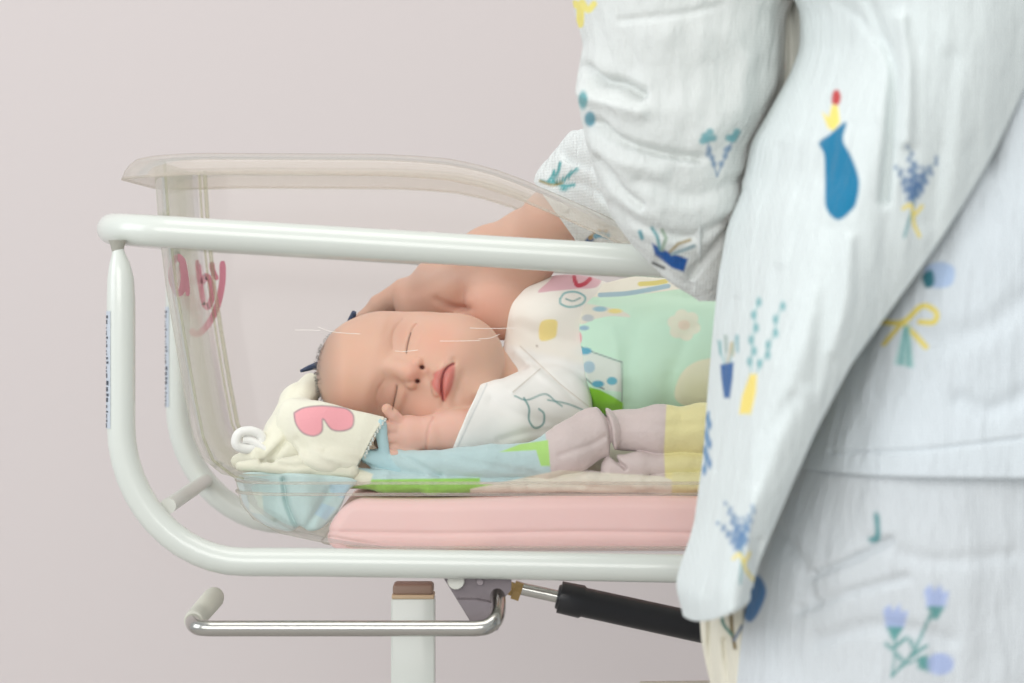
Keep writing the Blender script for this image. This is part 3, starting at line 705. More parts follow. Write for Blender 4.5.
# ---------------------------------------------------------------- patchwork blanket under and beside the baby
bl = empty('baby_blanket', tuple(P(470, 490, 2.12)))
tag(bl, 'bunched patchwork cotton blanket, cream with pink heart, blue and mauve, under the baby', 'blanket')
def roll_sdf(p):
    U, V = UV(p)
    a = chain(p, [(366, 456, 2.100, 7), (384, 462, 2.100, 13), (430, 465, 2.094, 14.5), (490, 462, 2.092, 17), (548, 459, 2.092, 19)], .004, 1.1)
    b = chain(p, [(545, 458, 2.092, 20), (572, 447, 2.092, 25), (596, 432, 2.096, 24), (604, 420, 2.11, 12)], .006, 1.1)
    c_ = chain(p, [(618, 430, 2.105, 20), (660, 430, 2.098, 24), (705, 430, 2.098, 25), (850, 432, 2.10, 25), (930, 436, 2.10, 20)], .006, 1.1)
    e = chain(p, [(612, 468, 2.092, 11), (640, 464, 2.094, 13), (668, 464, 2.094, 11)], .002)
    g = chain(p, [(665, 463, 2.094, 11), (710, 462, 2.094, 11), (900, 466, 2.096, 10)], .002)
    u_ = chain(p, [(532, 481, 2.094, 5), (590, 479, 2.09, 8), (640, 483, 2.09, 7.5), (705, 482, 2.09, 10), (920, 486, 2.09, 8)], .003, .8)
    gr = chain(p, [(342, 475, 2.098, 10), (385, 481, 2.094, 11), (430, 483, 2.094, 11), (520, 484, 2.094, 9), (700, 490, 2.092, 4)], .003, .7)
    d = smin(a, b, .003); d = smin(d, c_, .0016); d = smin(d, e, .0012); d = smin(d, g, .0012); d = smin(d, u_, .0012); d = smin(d, gr, .0012)
    d += crease(U, V, [([(390, 452), (410, 460), (440, 476)], 3, .0016), ([(420, 447), (470, 462), (540, 474)], 3.5, .001), ([(600, 405), (609, 425), (613, 455), (625, 468)], 2.2, .006), ([(560, 455), (590, 445), (606, 436)], 3, .0015), ([(625, 420), (660, 426), (705, 424)], 4, .0009)])
    return d+.0008*fbm(p*70, 3)
def roll_paint(p):
    U, V = UV(p); col = np.tile(srgb(216, 202, 200), (len(p), 1))
    mixc(col, np.clip((550-U+(V-460)*.15)/1.5, 0, 1)*(V < 483), srgb(190, 214, 216))
    it = [('p', [(500, 452), (520, 444), (548, 440), (550, 466), (541, 466), (536, 450)], (178, 222, 130)),
          ('p', [(667, 395), (1000, 395), (1000, 520), (667, 520), (664, 450)], (236, 228, 172)),
          ('p', [(335, 480), (480, 478), (480, 484), (560, 484), (560, 505), (335, 505)], (160, 212, 108)),
          ('p', [(330, 466), (352, 466), (373, 474), (370, 484), (330, 490)], (231, 229, 211)),
          ('p', [(470, 489), (560, 470), (660, 476), (672, 480), (672, 510), (470, 505)], (232, 226, 212)),
          ('p', [(672, 472), (1000, 472), (1000, 520), (674, 520)], (232, 226, 178))]
    draw(col, U, V, it); return col
sdf_obj('near_fold', roll_sdf, (345, 395, 2.055), (960, 505, 2.13), .0009, M['terry'], bl, roll_paint)['label'] = 'rolled edge patched light blue, green, mauve and yellow'
# lower layer the baby lies on
def under(p):
    U, V = UV(p); x, y, z = p.T
    zt = P(0, 497.5, 2.075)[2]
    d = smin(ell(p, (330, 452, 2.18), (78, 40, .062), -4), ell(p, (440, 466, 2.185), (90, 28, .06)), .02)
    d = smin(d, ell(p, (620, 458, 2.185), (260, 36, .062)), .02)
    d = smin(d, chain(p, [(312, 384, 2.20, 11), (301, 404, 2.18, 20), (286, 434, 2.15, 22)], .006), .010)
    d = smin(d, chain(p, [(238, 461, 2.13, 7), (262, 456, 2.12, 12), (300, 448, 2.12, 20)], .006), .005)
    d = smin(d, chain(p, [(240, 466, 2.09, 5), (300, 466, 2.09, 9), (350, 470, 2.088, 9)], .006), .005)
    d = smin(d, chain(p, [(310, 418, 2.15, 17), (292, 434, 2.13, 22), (262, 458, 2.12, 12)], .01), .014)
    d = smax(d, zt+.0002-z, .001)
    d += crease(U, V, [([(300, 384), (275, 425), (262, 455)], 4, .001), ([(318, 400), (286, 440), (272, 460)], 4, .0028), ([(262, 462), (290, 440), (300, 425)], 3, .0015), ([(330, 452), (300, 466), (262, 462)], 2.5, .0016)])
    return d+.0008*fbm(p*45, 2)
CR = (231, 229, 211)
sdf_obj('pillow_fold', under, (225, 368, 2.07), (900, 500, 2.265), .0012, M['terry'], bl, lambda p: np.tile(srgb(*CR), (len(p), 1)))
# heart corner: a cuffed fold, open to the right, blue lining
def heart_sdf(p):
    U, V = UV(p)
    d = chain(p, [(306, 420, 2.118, 30), (330, 432, 2.102, 36), (362, 440, 2.098, 31), (384, 443, 2.098, 26)], .008, 1.5)
    d = smin(d, ell(p, (330, 460, 2.092), (32, 15, .016), 8), .006)
    rt = np.interp(V, [405, 418, 432, 447, 462, 478], [392, 385, 375, 367, 361, 350])
    top = np.interp(U, [270, 290, 320, 350, 385], [400, 397, 401, 409, 417])
    d = smax(d, (U-rt)*2.1/F, .0010); d = smax(d, (top-V)*2.1/F, .003)
    inner = cap(p, (350, 440, 2.102, 21), (420, 444, 2.100, 25), 1.6)
    d = smax(d, -inner, .0008)
    d += crease(U, V, [([(298, 440), (312, 456), (340, 468)], 5, .0022), ([(325, 452), (345, 458), (365, 462)], 4, .0012)])
    d -= crease(U, V, [([(383, 419), (374, 433), (366, 448), (360, 463)], 1.6, .0007+0)])
    return d+.0007*fbm(p*50, 2)
def heart_paint(p):
    U, V = UV(p); col = np.tile(srgb(236, 234, 217), (len(p), 1))
    heart = [(294, 413), (303, 408), (316, 406), (327, 406), (337, 407), (347, 409), (353.5, 416), (352, 427), (342, 431), (331, 429), (323, 419), (322, 431), (314, 436), (303, 433), (296, 424)]
    draw(col, U, V, [('b', heart, (240, 168, 176)), ('c', heart+[heart[0]], (150, 132, 138), .75)])
    inner = cap(p, (350, 440, 2.102, 22.5), (420, 444, 2.100, 26.5), 1.6)
    mixc(col, np.clip(-inner/.0006+.3, 0, 1), srgb(184, 216, 222))
    return col
hc = sdf_obj('heart_corner', heart_sdf, (268, 385, 2.05), (398, 490, 2.145), .0008, M['terry'], bl, heart_paint); hc['label'] = 'cream corner with a pink heart'
# stitched picot edge along the cuff
g = []
for k, (x, y) in enumerate(catmull([(386, 419), (377, 432), (369, 447), (363, 462)], 7)):
    yy = raymarch(heart_sdf, x-2.5, y); q = P(x-.5+(k % 2), y, yy-.0002)
    g.append(lathe_geo(q-(0, .0008, 0), q+(0, .0008, 0), [(0, .0002), (.3, .0009), (.7, .0009), (1, .0002)], 8))
g2 = [lathe_geo(P(x, y, 2.0795)-(0, .0007, 0), P(x, y, 2.0795)+(0, .0007, 0), [(0, .0002), (.3, .0009), (.7, .0009), (1, .0002)], 8) for x, y in catmull([(386, 418), (388, 428), (386, 440), (384, 450)], 5)]
M['stitch'] = mat('stitching', (.62, .66, .62), .9)
v, f = join(g); mesh('edge_stitching', v, f, M['stitch'], bl)
# lining turned out beside the cuff
def lining(p):
    U, V = UV(p); d = cap(p, (380, 425, 2.092, 7), (384, 450, 2.094, 5.5), .9); d = smin(d, cap(p, (366, 455, 2.092, 6), (398, 466, 2.0975, 12)), .003)
    return d+.0006*fbm(p*80, 2)
sdf_obj('lining', lining, (355, 410, 2.07), (412, 478, 2.115), .0008, M['terry'], bl, lambda p: np.tile(srgb(184, 216, 222), (len(p), 1)))
# light blue corner hanging between mattress end and tub wall
HANG = [(238, 476), (262, 472), (352, 478), (347, 492), (341, 506), (331, 520), (320, 529), (309, 531), (300, 526), (292, 531), (280, 530), (262, 523), (246, 508), (240, 492)]
def hang(p):
    U, V = UV(p); pd = poly_sd(U, V, catmull(HANG, 4, True))*2.08/F
    Y0 = 2.083+.004*np.sin((U-V*.25)*.13)+.0025*np.sin((U+V*.6)*.07)+np.clip((300-U)/60, 0, 1)*.006
    Y0 = Y0+crease(U, V, [([(284, 480), (288, 505), (297, 527)], 3, .007), ([(330, 490), (318, 510), (308, 526)], 4, .003)])
    return smax(pd, np.abs(p[:, 1]-Y0)-.0028, .003)*.75
def hang_paint(p):
    U, V = UV(p); col = np.tile(srgb(199, 220, 219), (len(p), 1))
    draw(col, U, V, [('p', [(247, 492), (262, 492), (264, 515), (250, 512)], (222, 232, 222)), ('p', [(330, 484), (350, 484), (346, 500), (330, 492)], (188, 214, 226)), ('p', [(322, 503), (336, 508), (326, 520), (314, 514)], (188, 214, 226))])
    return col
sdf_obj('hanging_corner', hang, (232, 466, 2.06), (358, 538, 2.11), .0009, M['terry'], bl, hang_paint)['label'] = 'light blue corner hanging down beside the mattress'
tg = []
for k in range(1):
    c = catmull([(236, 440), (240, 433), (250, 431), (259, 434), (262, 440), (258, 447), (247, 449), (238, 446)], 5, True)
    tg.append(tube_geo([P(x, y, 2.112+(x-248)*.0002) for x, y in c], .0036, 12, True))
    tg.append(tube_geo([P(x, y, 2.112) for x, y in catmull([(243, 440), (252, 441), (266, 450)], 5)], .0030, 8))
v, f = join(tg); M['whitecloth'] = mat('white_ribbon', (.86, .86, .84), .8); mesh('ribbon_loop', v, f, M['whitecloth'], bl)
# navy trimmed cloth rolled behind the head
nb = tube_geo([P(x, y, Y) for x, y, Y in ((301, 371, 2.22), (309, 368, 2.225), (326, 362, 2.235), (345, 340, 2.24), (352, 320, 2.236), (354, 312, 2.232))], [.0012, .0022, .003, .003, .0032, .0018], 14)
tag(mesh('rolled_cloth', nb[0], nb[1], M['navy']), 'small navy blue cloth edge peeking out behind the baby\'s head', 'cloth')

# ================================================================ ADULT
ad = empty('person', (P(900, 0, 1.8)[0], 1.78, 0))
tag(ad, 'adult in white flower-print muslin pyjamas leaning over, hand cradling the baby\'s head', 'person')
def arm_sdf(p):
    d = chain(p, [(735, -110, 1.86, 70), (705, 60, 1.87, 54), (695, 200, 1.89, 38)], .02)
    d = smin(d, chain(p, [(694, 203, 1.89, 36), (628, 192, 2.085, 26), (556, 217, 2.165, 28), (526, 241, 2.188, 29)], .012), .01)
    # palm and heel of the hand
    d = smin(d, chain(p, [(526, 241, 2.188, 29), (492, 261, 2.205, 33), (452, 285, 2.222, 34), (422, 302, 2.232, 28)], .012, 1.35), .01)
    d = smin(d, ell(p, (499, 305, 2.195), (37, 33, .018), 50), .008)
    d = smin(d, ell(p, (527, 262, 2.195), (32, 27, .018), -30), .008)
    for c in HF: d = smin(d, chain(p, c, .002), .0035)
    U, V = UV(p)
    d += crease(U, V, [([(436, 300), (452, 306), (470, 309)], 3, .003), ([(505, 285), (480, 286), (455, 300)], 6, .0010), ([(470, 262), (440, 280), (415, 292)], 5, .0007)])
    # shoulders, trunk, legs under the clothes
    d = smin(d, chain(p, [(760, -120, 1.87, 80), (930, -90, 1.82, 90)], .03), .03)
    d = smin(d, chain(p, [(930, -60, 1.80, 120), (960, 200, 1.79, 120), (975, 420, 1.79, 130)], .05), .04)
    d = smin(d, chain(p, [(860, 470, 1.79, 92), (850, 1000, 1.79, 70), (850, 1700, 1.79, 52), (850, 1830, 1.74, 42)], .05), .04)
    d = smin(d, chain(p, [(1060, 470, 1.79, 92), (1070, 1000, 1.79, 70), (1070, 1700, 1.79, 52), (1070, 1830, 1.74, 42)], .05), .04)
    return d
HF = [((440, 282, 2.228, 14), (404, 291, 2.238, 12.5), (380, 306, 2.248, 11.5), (364, 324, 2.254, 10)),     # index
      ((434, 297, 2.236, 13), (396, 303, 2.250, 12), (366, 322, 2.254, 11), (352, 344, 2.254, 9.5)),
      ((434, 310, 2.242, 12.5), (398, 322, 2.256, 11.5), (368, 344, 2.258, 10.5), (356, 364, 2.256, 9)),
      ((438, 322, 2.244, 11.5), (408, 340, 2.258, 10.5), (384, 362, 2.260, 9.5), (372, 378, 2.258, 8.5)),
      ((492, 308, 2.195, 18), (462, 326, 2.215, 14.5), (440, 345, 2.236, 12.5), (424, 358, 2.246, 11))]   # thumb
def arm_paint(p):
    U, V = UV(p); col = np.tile(srgb(205, 166, 146), (len(p), 1)); col = col*(1+.05*fbm(p*30, 3)[:, None])
    G = lambda x, y, rx, ry: np.exp(-((U-x)/rx)**2-((V-y)/ry)**2)
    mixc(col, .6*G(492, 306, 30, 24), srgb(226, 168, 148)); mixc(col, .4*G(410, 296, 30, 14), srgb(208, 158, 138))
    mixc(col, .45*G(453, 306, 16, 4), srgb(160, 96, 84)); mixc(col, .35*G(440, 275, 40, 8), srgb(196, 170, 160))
    return col
def arm_lo(p): return arm_sdf(p)
# fine mesh for the visible arm would split the figure: one mesh, moderate voxels
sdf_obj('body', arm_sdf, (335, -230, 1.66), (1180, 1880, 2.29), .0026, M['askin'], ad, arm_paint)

def motif_lav(x, y, s=1., ang=0., c=(96, 138, 172), ty=(232, 214, 120)):      # lavender sprig tied with a bow
    it = []; ca, sa = math.cos(ang), math.sin(ang)
    R = lambda a, b: (x+s*(a*ca-b*sa), y+s*(a*sa+b*ca))
    rn = random.Random(int(x*7+y))
    for k, (dx, ln) in enumerate(((-18, 38), (-9, 56), (-2, 44), (7, 40), (17, 50))):
        it.append(('c', [R(0, 0), R(dx*.3, -ln*.5), R(dx, -ln)], (120, 150, 165), .6*s))
        for j in range(9):
            t = .30+j*.085; q = (dx*(t**1.5), -ln*t); sg = 1 if j % 2 else -1; rr = (2.9-1.5*abs(t-.55)*2)*s
            it.append(('e', (*R(q[0]+sg*1.9+rn.uniform(-.6, .6), q[1]+rn.uniform(-.8, .8)), rr*.85, rr*1.15), c, .75))
    it += [('c', [R(-8, -2), R(-2, -6), R(2, 2), R(8, -6)], ty, 1.2*s), ('c', [R(0, 0), R(-2, 10), R(-4, 22)], (125, 168, 172), 1.*s), ('c', [R(1, 0), R(3, 10), R(9, 20)], ty, 1.2*s)]
    return it
def motif_sprigs(x, y, s=1.):              # two teal sprigs meeting in a V
    T = (110, 165, 172); B = (120, 145, 172)
    it = [('s', [(x, y), (x-10*s, y-36*s)], B, .6), ('s', [(x, y), (x+16*s, y-36*s)], B, .6)]
    for dx, dy in ((-5, -18), (-8, -27), (-3, -12), (-9, -22), (8, -20), (12, -28), (4, -12), (9, -26)): it.append(('e', (x+dx*s, y+dy*s, 2.6*s, 3.2*s), B, .8))
    for dx, dy in ((-12, -40), (-7, -44), (-4, -38), (-14, -35), (-9, -37), (16, -37), (20, -44), (12, -38), (18, -40)): it.append(('e', (x+dx*s, y+dy*s, 3.8*s, 3.6*s), T, .85))
    return it
def motif_vase(x, y, s=1., c=(38, 92, 150), ang=0.):    # small dark blue pot with stems
    R = lambda a, b: (x+s*(a*math.cos(ang)-b*math.sin(ang)), y+s*(a*math.sin(ang)+b*math.cos(ang)))
    it = []
    for dx, ln, cc in ((-7, 24, (120, 170, 172)), (-2, 30, (150, 168, 160)), (3, 22, (190, 170, 110)), (7, 30, (110, 165, 172))):
        it.append(('c', [R(dx*.4, -18), R(dx, -18-ln*.6), R(dx*1.4, -18-ln)], cc, .8*s))
        for j in (.5, .7, .9): it.append(('e', (*R(dx*1.3+2, -18-ln*j), 1.6*s, 3*s), cc, .8))
    it.append(('p', [R(-7, -17), R(7, -20), R(6, -3), R(3, 18), R(-3, 18), R(-6, -3)], c)); return it
def motif_flower(x, y, s=1.):            # pale blue tulips on teal stems
    it = []; T = (104, 158, 156); L = (176, 190, 226)
    it += [('c', [(x, y+60*s), (x+20*s, y+38*s), (x+38*s, y)], T, 1.2*s), ('c', [(x, y+60*s), (x+3*s, y+40*s), (x+4*s, y+14*s)], T, 1.*s), ('c', [(x+8*s, y+50*s), (x+20*s, y+46*s), (x+32*s, y+40*s)], T, 1.*s)]
    for cx, cy in ((x+44*s, y-16*s), (x+3*s, y+4*s)):
        it.append(('p', [(cx-12*s, cy-10*s), (cx-5*s, cy-16*s), (cx-2*s, cy-9*s), (cx+4*s, cy-16*s), (cx+7*s, cy-8*s), (cx+13*s, cy-9*s), (cx+9*s, cy+8*s), (cx-9*s, cy+8*s)], L))
        it.append(('p', [(cx-9*s, cy+6*s), (cx+9*s, cy+7*s), (cx+1*s, cy+20*s), (cx-3*s, cy+20*s)], T))
    it.append(('e', (x+48*s, y+48*s, 14*s, 11*s), L)); it.append(('p', [(x+26*s, y+42*s), (x+36*s, y+38*s), (x+36*s, y+56*s), (x+26*s, y+52*s)], T))
    for a, b, c_, d_ in ((12, 46, 4, 38), (20, 40, 34, 30), (24, 36, 18, 24), (2, 34, -6, 28), (4, 30, 14, 22)): it.append(('s', [(x+a*s, y+b*s), (x+c_*s, y+d_*s)], T, 1.8*s))
    return it
WHT = (214, 219, 218)
def cloth_paint(items, base=WHT, soft=1.3):
    def fn(p):
        U, V = UV(p); col = np.tile(srgb(*base), (len(p), 1)).astype(float); draw(col, U, V, items, soft); return col
    return fn
def tube_cloth(name, py, xl, xr, Yc, hb, mat_, parent, paint, folds=None, nv=260, nu=260, amp=.004, noise_sc=(30, 30, 7), thin=None, ys=None):
    """closed garment volume: horizontal rings read from left/right outline per row"""
    rows = np.linspace(py[0], py[-1], nv); XLr = np.interp(rows, py, xl); XRr = np.interp(rows, py, xr)
    YC = np.interp(rows, py, Yc); HB = np.interp(rows, py, hb)
    th = np.linspace(0, 2*math.pi, nu, endpoint=False); c, s = np.cos(th), np.sin(th)
    def sm_(a, n_=max(3, nv//36)): return np.convolve(np.pad(a, n_, 'edge'), np.hanning(2*n_+3)[1:-1]/np.hanning(2*n_+3).sum(), 'valid')
    XLr, XRr, YC, HB = sm_(XLr), sm_(XRr), sm_(YC), sm_(HB)
    e = .8; cx = np.sign(c)*np.abs(c)**e; sy = np.sign(s)*np.abs(s)**e
    V = []
    for r, a, b, y, h in zip(rows, XLr, XRr, YC, HB):
        Y = y-h*sy; px = (a+b)/2+(b-a)/2*cx
        V.append(np.column_stack([(px-512)*y/F, Y, np.full(nu, H-(r-CY)*y/F)]))
    V = np.array(V); p = V.reshape(-1, 3).astype(np.float32)
    nrm = np.stack([np.tile(c, nv), np.tile(-s, nv), np.zeros(nu*nv)], 1)
    d = amp*fbm(p*np.array(noise_sc, np.float32), 3)+.0011*fbm(p*np.array((85, 85, 11), np.float32)@_q.T, 2)
    U_, V_ = UV(p); fr = np.clip(np.tile(s, nv)*2, 0, 1)
    d = d*(.3+.7*np.abs(np.tile(s, nv)))
    if folds: d = d-crease(U_, V_, folds)*fr
    p = p+nrm*d[:, None]
    v, f = ring_mesh(p.reshape(nv, nu, 3))
    return mesh(name, v, f, mat_, parent, col=paint(v.astype(np.float32)))
# trousers
TR = [('e', (0, 0, 1, 1), WHT)]
tm = motif_flower(892, 616, 1.0)+[('b', [(874, 514), (879, 515), (880, 527), (880, 540), (872, 543), (868, 538), (875, 534)], (106, 156, 160)), ('b', [(745, 592), (757, 575), (766, 590), (760, 610), (750, 622), (742, 612)], (70, 120, 170))]
tube_cloth('trousers', [430, 470, 560, 620, 683, 800, 1200, 1800], [800, 785, 752, 742, 735, 725, 722, 740], [1130, 1150, 1160, 1165, 1168, 1170, 1165, 1140], [1.79]*8, [.115, .122, .122, .118, .112, .10, .085, .075], M['muslin'], ad,
           cloth_paint(tm, (212, 217, 220)), folds=[([(812, 575), (850, 560), (890, 540)], 4, .0045), ([(800, 610), (850, 592), (905, 578)], 5, .003), ([(770, 520), (800, 560), (812, 600)], 7, .003), ([(870, 540), (930, 560), (1010, 555)], 8, .002), ([(820, 640), (880, 625), (950, 640)], 8, .003)], nv=520, nu=520, amp=.0035, noise_sc=(16, 16, 12))
# jacket back panel
jm = [('c', [(880, 322), (903, 322), (922, 306), (936, 312), (934, 322), (920, 322)], (230, 212, 110), 2.0), ('c', [(903, 322), (896, 330), (884, 344)], (222, 204, 110), 1.8), ('c', [(905, 325), (916, 336), (926, 347)], (230, 212, 110), 2.0),
      ('p', [(904, 325), (910, 325), (914, 368), (894, 364)], (150, 196, 192), .75), ('s', [(905, 328), (901, 364)], (96, 158, 158), 1.1), ('s', [(907, 328), (909, 366)], (110, 168, 165), 1.1),
      ('b', [(925, 268), (940, 262), (954, 268), (952, 284), (938, 288), (926, 284)], (176, 196, 224)), ('b', [(922, 276), (932, 270), (934, 284), (926, 288)], (60, 116, 128))]+motif_lav(1100, 300)+motif_vase(1060, 420)
tube_cloth('jacket_back', [-120, 0, 120, 250, 380, 440, 463], [900, 900, 885, 860, 815, 795, 790], [1100, 1120, 1140, 1160, 1170, 1178, 1182], [1.80, 1.80, 1.80, 1.79, 1.79, 1.79, 1.79], [.115, .12, .125, .128, .132, .136, .137], M['muslin'], ad,
           cloth_paint(jm, (211, 218, 222)), folds=[([(1024, 20), (1000, 90), (985, 160)], 14, .006), ([(830, 452), (920, 450), (1024, 438)], 2.0, .0016), ([(960, 400), (990, 410), (1024, 395)], 10, .003), ([(930, 340), (980, 330), (1024, 300)], 14, .003)], nv=420, nu=520, amp=.003, noise_sc=(14, 14, 8))
# sheets: flap of the jacket front
def sheet(name, rows, xl, xr, yfun, th, mat_, parent, paint, folds, nv=420, nu=260, amp=.002, ns=(26, 26, 6), hem=None):
    rr = np.linspace(rows[0], rows[-1], nv); a = np.interp(rr, rows, xl); b = np.interp(rr, rows, xr)
    k = np.hanning(33)[1:-1]; k /= k.sum()
    a = np.convolve(np.pad(a, 15, 'edge'), k, 'valid'); b = np.convolve(np.pad(b, 15, 'edge'), k, 'valid')
    u = np.linspace(0, 1, nu); px = a[:, None]+(b-a)[:, None]*u; py = np.repeat(rr[:, None], nu, 1)
    if hem is not None:
        lim = np.interp(px, *hem); py = rr[0]+(py-rr[0])*(lim-rr[0])/(rr[-1]-rr[0])
    Y = yfun(px, py, np.repeat(u[None], nv, 0))
    p = P(px.ravel(), py.ravel(), Y.ravel()).astype(np.float32)
    d = amp*fbm(p*np.array(ns, np.float32), 3)+.0011*fbm(p*np.array((85, 85, 9), np.float32)@_q.T, 2)+crease(px.ravel(), py.ravel(), folds)
    p = P(px.ravel(), py.ravel(), Y.ravel()+d).astype(np.float32)
    e = np.minimum(np.minimum(u, 1-u)[None]*nu/5, np.minimum(np.arange(nv), np.arange(nv)[::-1])[:, None]/4).clip(0, 1); t = th*np.sqrt(e).ravel()
    f_ = p.copy(); f_[:, 1] -= t/2; bk = p.copy(); bk[:, 1] += t/2+1e-5
    g = grid_faces(nv, nu); n0 = nv*nu; fb = g[:, ::-1]+n0
    idx = np.arange(n0).reshape(nv, nu); bd = np.concatenate([idx[0], idx[1:, -1], idx[-1, -2::-1], idx[-2:0:-1, 0]]); bn = np.roll(bd, -1)
    side = np.stack([bd, bd+n0, bn+n0, bn], 1)
    v = np.concatenate([f_, bk]); f = np.concatenate([g, fb, side])
    return mesh(name, v, f, mat_, parent, col=paint(v))
fm = motif_lav(912, 212, 1.15, .12, (78, 112, 156))+motif_lav(742, 560, 1.05, -.1, (84, 124, 168))+motif_vase(727, 381, .95)+[
      ('b', [(833, 92), (838, 90), (841, 97), (838, 105), (832, 103)], (190, 62, 62)),
      ('p', [(822, 112), (829, 117), (832, 104), (838, 106), (840, 122), (834, 131), (828, 128)], (238, 216, 96), .9),
      ('b', [(819, 143), (830, 134), (846, 122), (843, 140), (852, 158), (859, 180), (857, 200), (852, 210), (838, 220), (826, 208), (825, 180), (824, 155)], (36, 120, 158)),
      ('p', [(750, 374), (757, 374), (756, 392), (751, 414), (739, 414), (742, 396)], (240, 218, 118)),
      ]
for q in ([(757, 372), (770, 345), (781, 306)], [(751, 372), (753, 340), (757, 302)]):
    c = catmull(q, 3); fm.append(('s', c, (150, 190, 190), .6))
    for j, (x, y) in enumerate(c[1:]): fm.append(('e', (x+(2 if j % 2 else -2), y, 2.8, 4.6), (108, 168, 172), .85))
for k in range(9):
    fm.append(('e', (707+3*math.sin(k*2.1), 418+k*6.5, 2.2, 5), (70, 122, 170), .9))
fm += [('s', [(709, 412), (705, 470)], (90, 140, 175), .8), ('e', (1010, 60, 1, 1), WHT)]
rows = [-110, 0, 20, 60, 90, 130, 160, 200, 235, 290, 340, 400, 470, 540, 590, 615, 640]
fl = [775, 790, 800, 800, 789, 768, 751, 744, 728, 718, 713, 708, 703, 694, 680, 675, 684]
frr = [1090, 1062, 1055, 1042, 1031, 1013, 1000, 980, 960, 926, 892, 852, 817, 788, 768, 758, 752]
def flapY(px, py, u):
    # wraps from behind (left) over the front; hangs slightly proud of the back panel at the right edge
    base = 1.668+.012*np.exp(-((u-.72)/.3)**2)*0
    tt = np.clip((py+110)/750, 0, 1)
    lft = .13+.05*np.sin(math.pi*tt)-.02*tt
    w = .45+.35*tt**1.3
    return base+.002+lft*np.clip(1-u/w, 0, 1)**2.2-.012*np.sin(np.clip((u-.35)/.65, 0, 1)*math.pi)
flf = [([(868, 0), (880, 30), (893, 70), (890, 130), (884, 200)], 6, .007), ([(900, 20), (908, 70), (906, 140)], 8, -.006), ([(835, 0), (860, 18), (876, 40)], 6, .004), ([(735, 300), (728, 340), (722, 420), (716, 470)], 4, .004), ([(830, 230), (826, 300), (810, 380)], 10, .003), ([(752, 480), (765, 440), (790, 400)], 9, .003),
       ([(850, 240), (846, 300), (832, 350)], 7, -.0025), ([(720, 500), (715, 550), (705, 590)], 6, .002), ([(780, 150), (762, 220), (752, 300)], 8, .0035), ([(800, 100), (790, 180), (780, 260)], 8, -.003), ([(950, 60), (940, 140), (925, 220)], 12, .003), ([(745, 610), (752, 580), (760, 540)], 4, .003)]
sheet('jacket_front', rows, fl, frr, flapY, .004, M['muslin'], ad, cloth_paint(fm, (213, 220, 219)), flf, nv=640, nu=380, amp=.0028, hem=(catmull([(660, 600), (676, 611), (690, 620), (706, 621), (722, 617), (737, 611), (750, 601), (762, 588), (1100, 588)], 6)[:, 0], catmull([(660, 600), (676, 611), (690, 620), (706, 621), (722, 617), (737, 611), (750, 601), (762, 588), (1100, 588)], 6)[:, 1]))
# inner panel under the flap and hanging tail
im = [('c', [(731, 612), (732, 630), (735, 648)], (120, 100, 60), 1.4), ('c', [(732, 635), (724, 625), (722, 618)], (86, 128, 118), 1.3), ('c', [(734, 640), (742, 626)], (120, 132, 150), 1.3)]
sheet('jacket_tail', [540, 600, 640, 665, 690, 720], [697, 699, 701, 706, 712, 716], [770, 765, 760, 752, 745, 742], lambda px, py, u: 1.775+.05*(1-u)**2, .004, M['muslin'], ad, cloth_paint(im, (222, 217, 200)), [([(712, 600), (710, 650), (716, 700)], 4, .008), ([(725, 640), (728, 670), (730, 700)], 4, .006), ([(748, 610), (746, 660), (742, 700)], 4, .007)], nv=160, nu=90)
# side panel of the jacket behind the armpit
sheet('jacket_side', [-120, 60, 200, 300], [730, 745, 735, 715], [850, 850, 850, 850], lambda px, py, u: 1.87-.05*u, .004, M['muslin'], ad, cloth_paint([], (222, 222, 214)), [([(790, 0), (792, 60), (786, 110)], 6, .01)], nv=120, nu=60)
# sleeve: upper part with elbow
sm1 = motif_sprigs(717, 176, 1.)+[('c', [(575, 4), (580, 8), (580, 24)], (232, 218, 120), 3.), ('c', [(582, 2), (588, 10), (594, 4)], (236, 224, 130), 2.4), ('e', (583, 100, 4.5, 9), (112, 166, 170)), ('e', (590, 119, 5.5, 7.5), (104, 152, 165)),
      ('p', [(652, 243), (664, 250), (688, 259), (684, 272), (672, 268), (655, 255)], (34, 84, 150)), ('s', [(660, 249), (657, 236), (652, 228)], (110, 160, 165), 1.6), ('s', [(662, 250), (666, 238), (662, 230)], (150, 170, 150), 1.6), ('s', [(670, 252), (678, 244), (690, 240)], (160, 140, 100), 1.4), ('c', [(672, 254), (684, 250), (694, 246)], (150, 170, 175), 1.4), ('s', [(642, 238), (640, 232)], (100, 155, 165), 2.), ('s', [(653, 263), (664, 268)], (70, 72, 72), 1.4), ('e', (788, 66, 2.6, 5), (196, 62, 52)), ('e', (793, 68, 2.6, 3), (232, 214, 120))]
slf = [([(582, 68), (596, 80), (618, 84), (640, 94)], 6, .010), ([(578, 92), (600, 100), (640, 112)], 8, -.006), ([(596, 122), (620, 140), (660, 152), (700, 158)], 5, .0075), ([(590, 140), (615, 160), (660, 172)], 9, -.004), ([(600, 160), (618, 186), (640, 205)], 5, .006), ([(610, 205), (640, 225), (690, 236), (730, 220)], 6, .005), ([(620, 20), (680, 14), (720, 5)], 4, .002), ([(640, 180), (690, 196), (740, 180)], 8, .003), ([(690, 275), (715, 250), (745, 215)], 5, .006), ([(655, 262), (670, 276), (690, 286)], 4, .003), ([(748, 60), (735, 110), (700, 140)], 12, -.003)]
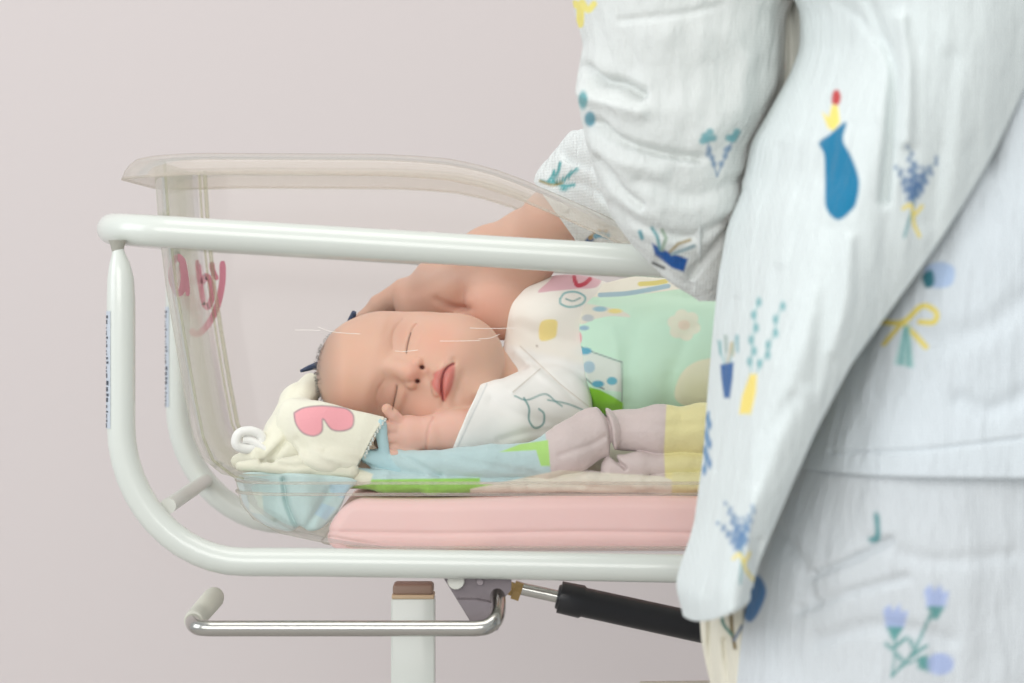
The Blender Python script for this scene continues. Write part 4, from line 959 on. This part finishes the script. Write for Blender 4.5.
tube_cloth('sleeve', [-110, -20, 20, 45, 75, 90, 120, 150, 190, 215, 235, 255, 270, 283, 293, 301], [585, 570, 577, 584, 577, 577, 581, 588, 601, 612, 624, 640, 655, 668, 686, 702], [840, 800, 784, 783, 785, 783, 768, 752, 749, 745, 742, 734, 728, 724, 720, 716],
           [1.87, 1.87, 1.875, 1.875, 1.88, 1.88, 1.88, 1.885, 1.89, 1.89, 1.895, 1.90, 1.90, 1.90, 1.90, 1.90], [.085, .08, .078, .077, .074, .072, .070, .067, .062, .058, .052, .044, .036, .027, .018, .007], M['muslin'], ad, cloth_paint(sm1, (217, 220, 217)), slf, nv=520, nu=420, amp=.0035, noise_sc=(22, 22, 20))
# sleeve: wide forearm end, reaching over the rim, open at the wrist
def cuff_geo():
    n = 90; m = 120; rr = []
    c0 = [(700, 205, 1.90, 62, .066), (655, 196, 1.955, 64, .066), (618, 187, 2.055, 66, .050), (590, 186, 2.10, 62, .050), (572, 196, 2.13, 51, .047), (560, 208, 2.15, 42, .043), (556, 213, 2.157, 38, .040)]
    c0 = catmull(c0, 15); ang = np.arange(m)*2*math.pi/m
    outer = []
    for k, (x, y, Y, rp, ry) in enumerate(c0):
        tilt = np.interp(k, [0, len(c0)*.6, len(c0)-1], [0, .25, .62])
        rpx = rp*np.sin(ang); ax = rpx*math.cos(0)
        px = x+ax*math.sin(tilt); py = y+ax*math.cos(tilt)
        outer.append(P(px, py, Y-ry*np.cos(ang)*.9-.35*(px-x)*.0007))
    outer = np.array(outer); p = outer.reshape(-1, 3).astype(np.float32); U, V = UV(p)
    ctr = outer.mean(1, keepdims=True); nr = outer-ctr; nr /= np.linalg.norm(nr, axis=2, keepdims=True); nr = nr.reshape(-1, 3)
    d = .0055*fbm(p*np.array([24, 24, 24], np.float32), 3)-crease(U, V, [([(566, 150), (590, 165), (620, 175)], 5, .006), ([(556, 178), (580, 182), (612, 200)], 4, .006), ([(572, 215), (590, 225), (615, 232)], 5, .005)])
    k = np.repeat(np.interp(np.arange(len(c0)), [0, len(c0)-12, len(c0)-1], [1, 1, .25]), m)
    outer = (p+nr*(d*k)[:, None]).reshape(outer.shape)
    ctr = outer.mean(1, keepdims=True); inner = (ctr+(outer-ctr)*.95)[::-1][:45]
    allr = np.concatenate([outer, inner]); nn = len(allr)
    v = allr.reshape(-1, 3); f = grid_faces(nn, m, True).tolist(); f.append(list(range(m))[::-1]); return v, f
v, f = cuff_geo()
cm = []
TG = (86, 158, 160)
for s in ([(541, 181), (556, 184), (566, 178), (572, 172)], [(552, 183), (558, 172), (560, 163)], [(560, 182), (568, 176), (577, 169)], [(556, 184), (566, 186), (574, 185)], [(548, 182), (553, 175), (554, 171)]): cm.append(('c', s, TG, 1.3))
cm += [('c', [(540, 181), (552, 185), (562, 183)], (170, 140, 80), 1.), ('e', (564, 189, 4, 2), TG), ('b', [(585, 241), (590, 236), (594, 240), (588, 244)], (50, 90, 140)), ('c', [(590, 238), (598, 232), (606, 231)], (170, 140, 90), 1.6), ('c', [(596, 236), (602, 234), (608, 236)], (110, 160, 180), 2.2), ('b', [(522, 193), (534, 196), (545, 200), (540, 203), (528, 199)], (120, 160, 210))]
mesh('sleeve_cuff', v, f, M['muslin'], ad, col=cloth_paint(cm, (216, 220, 218))(v.astype(np.float32)))
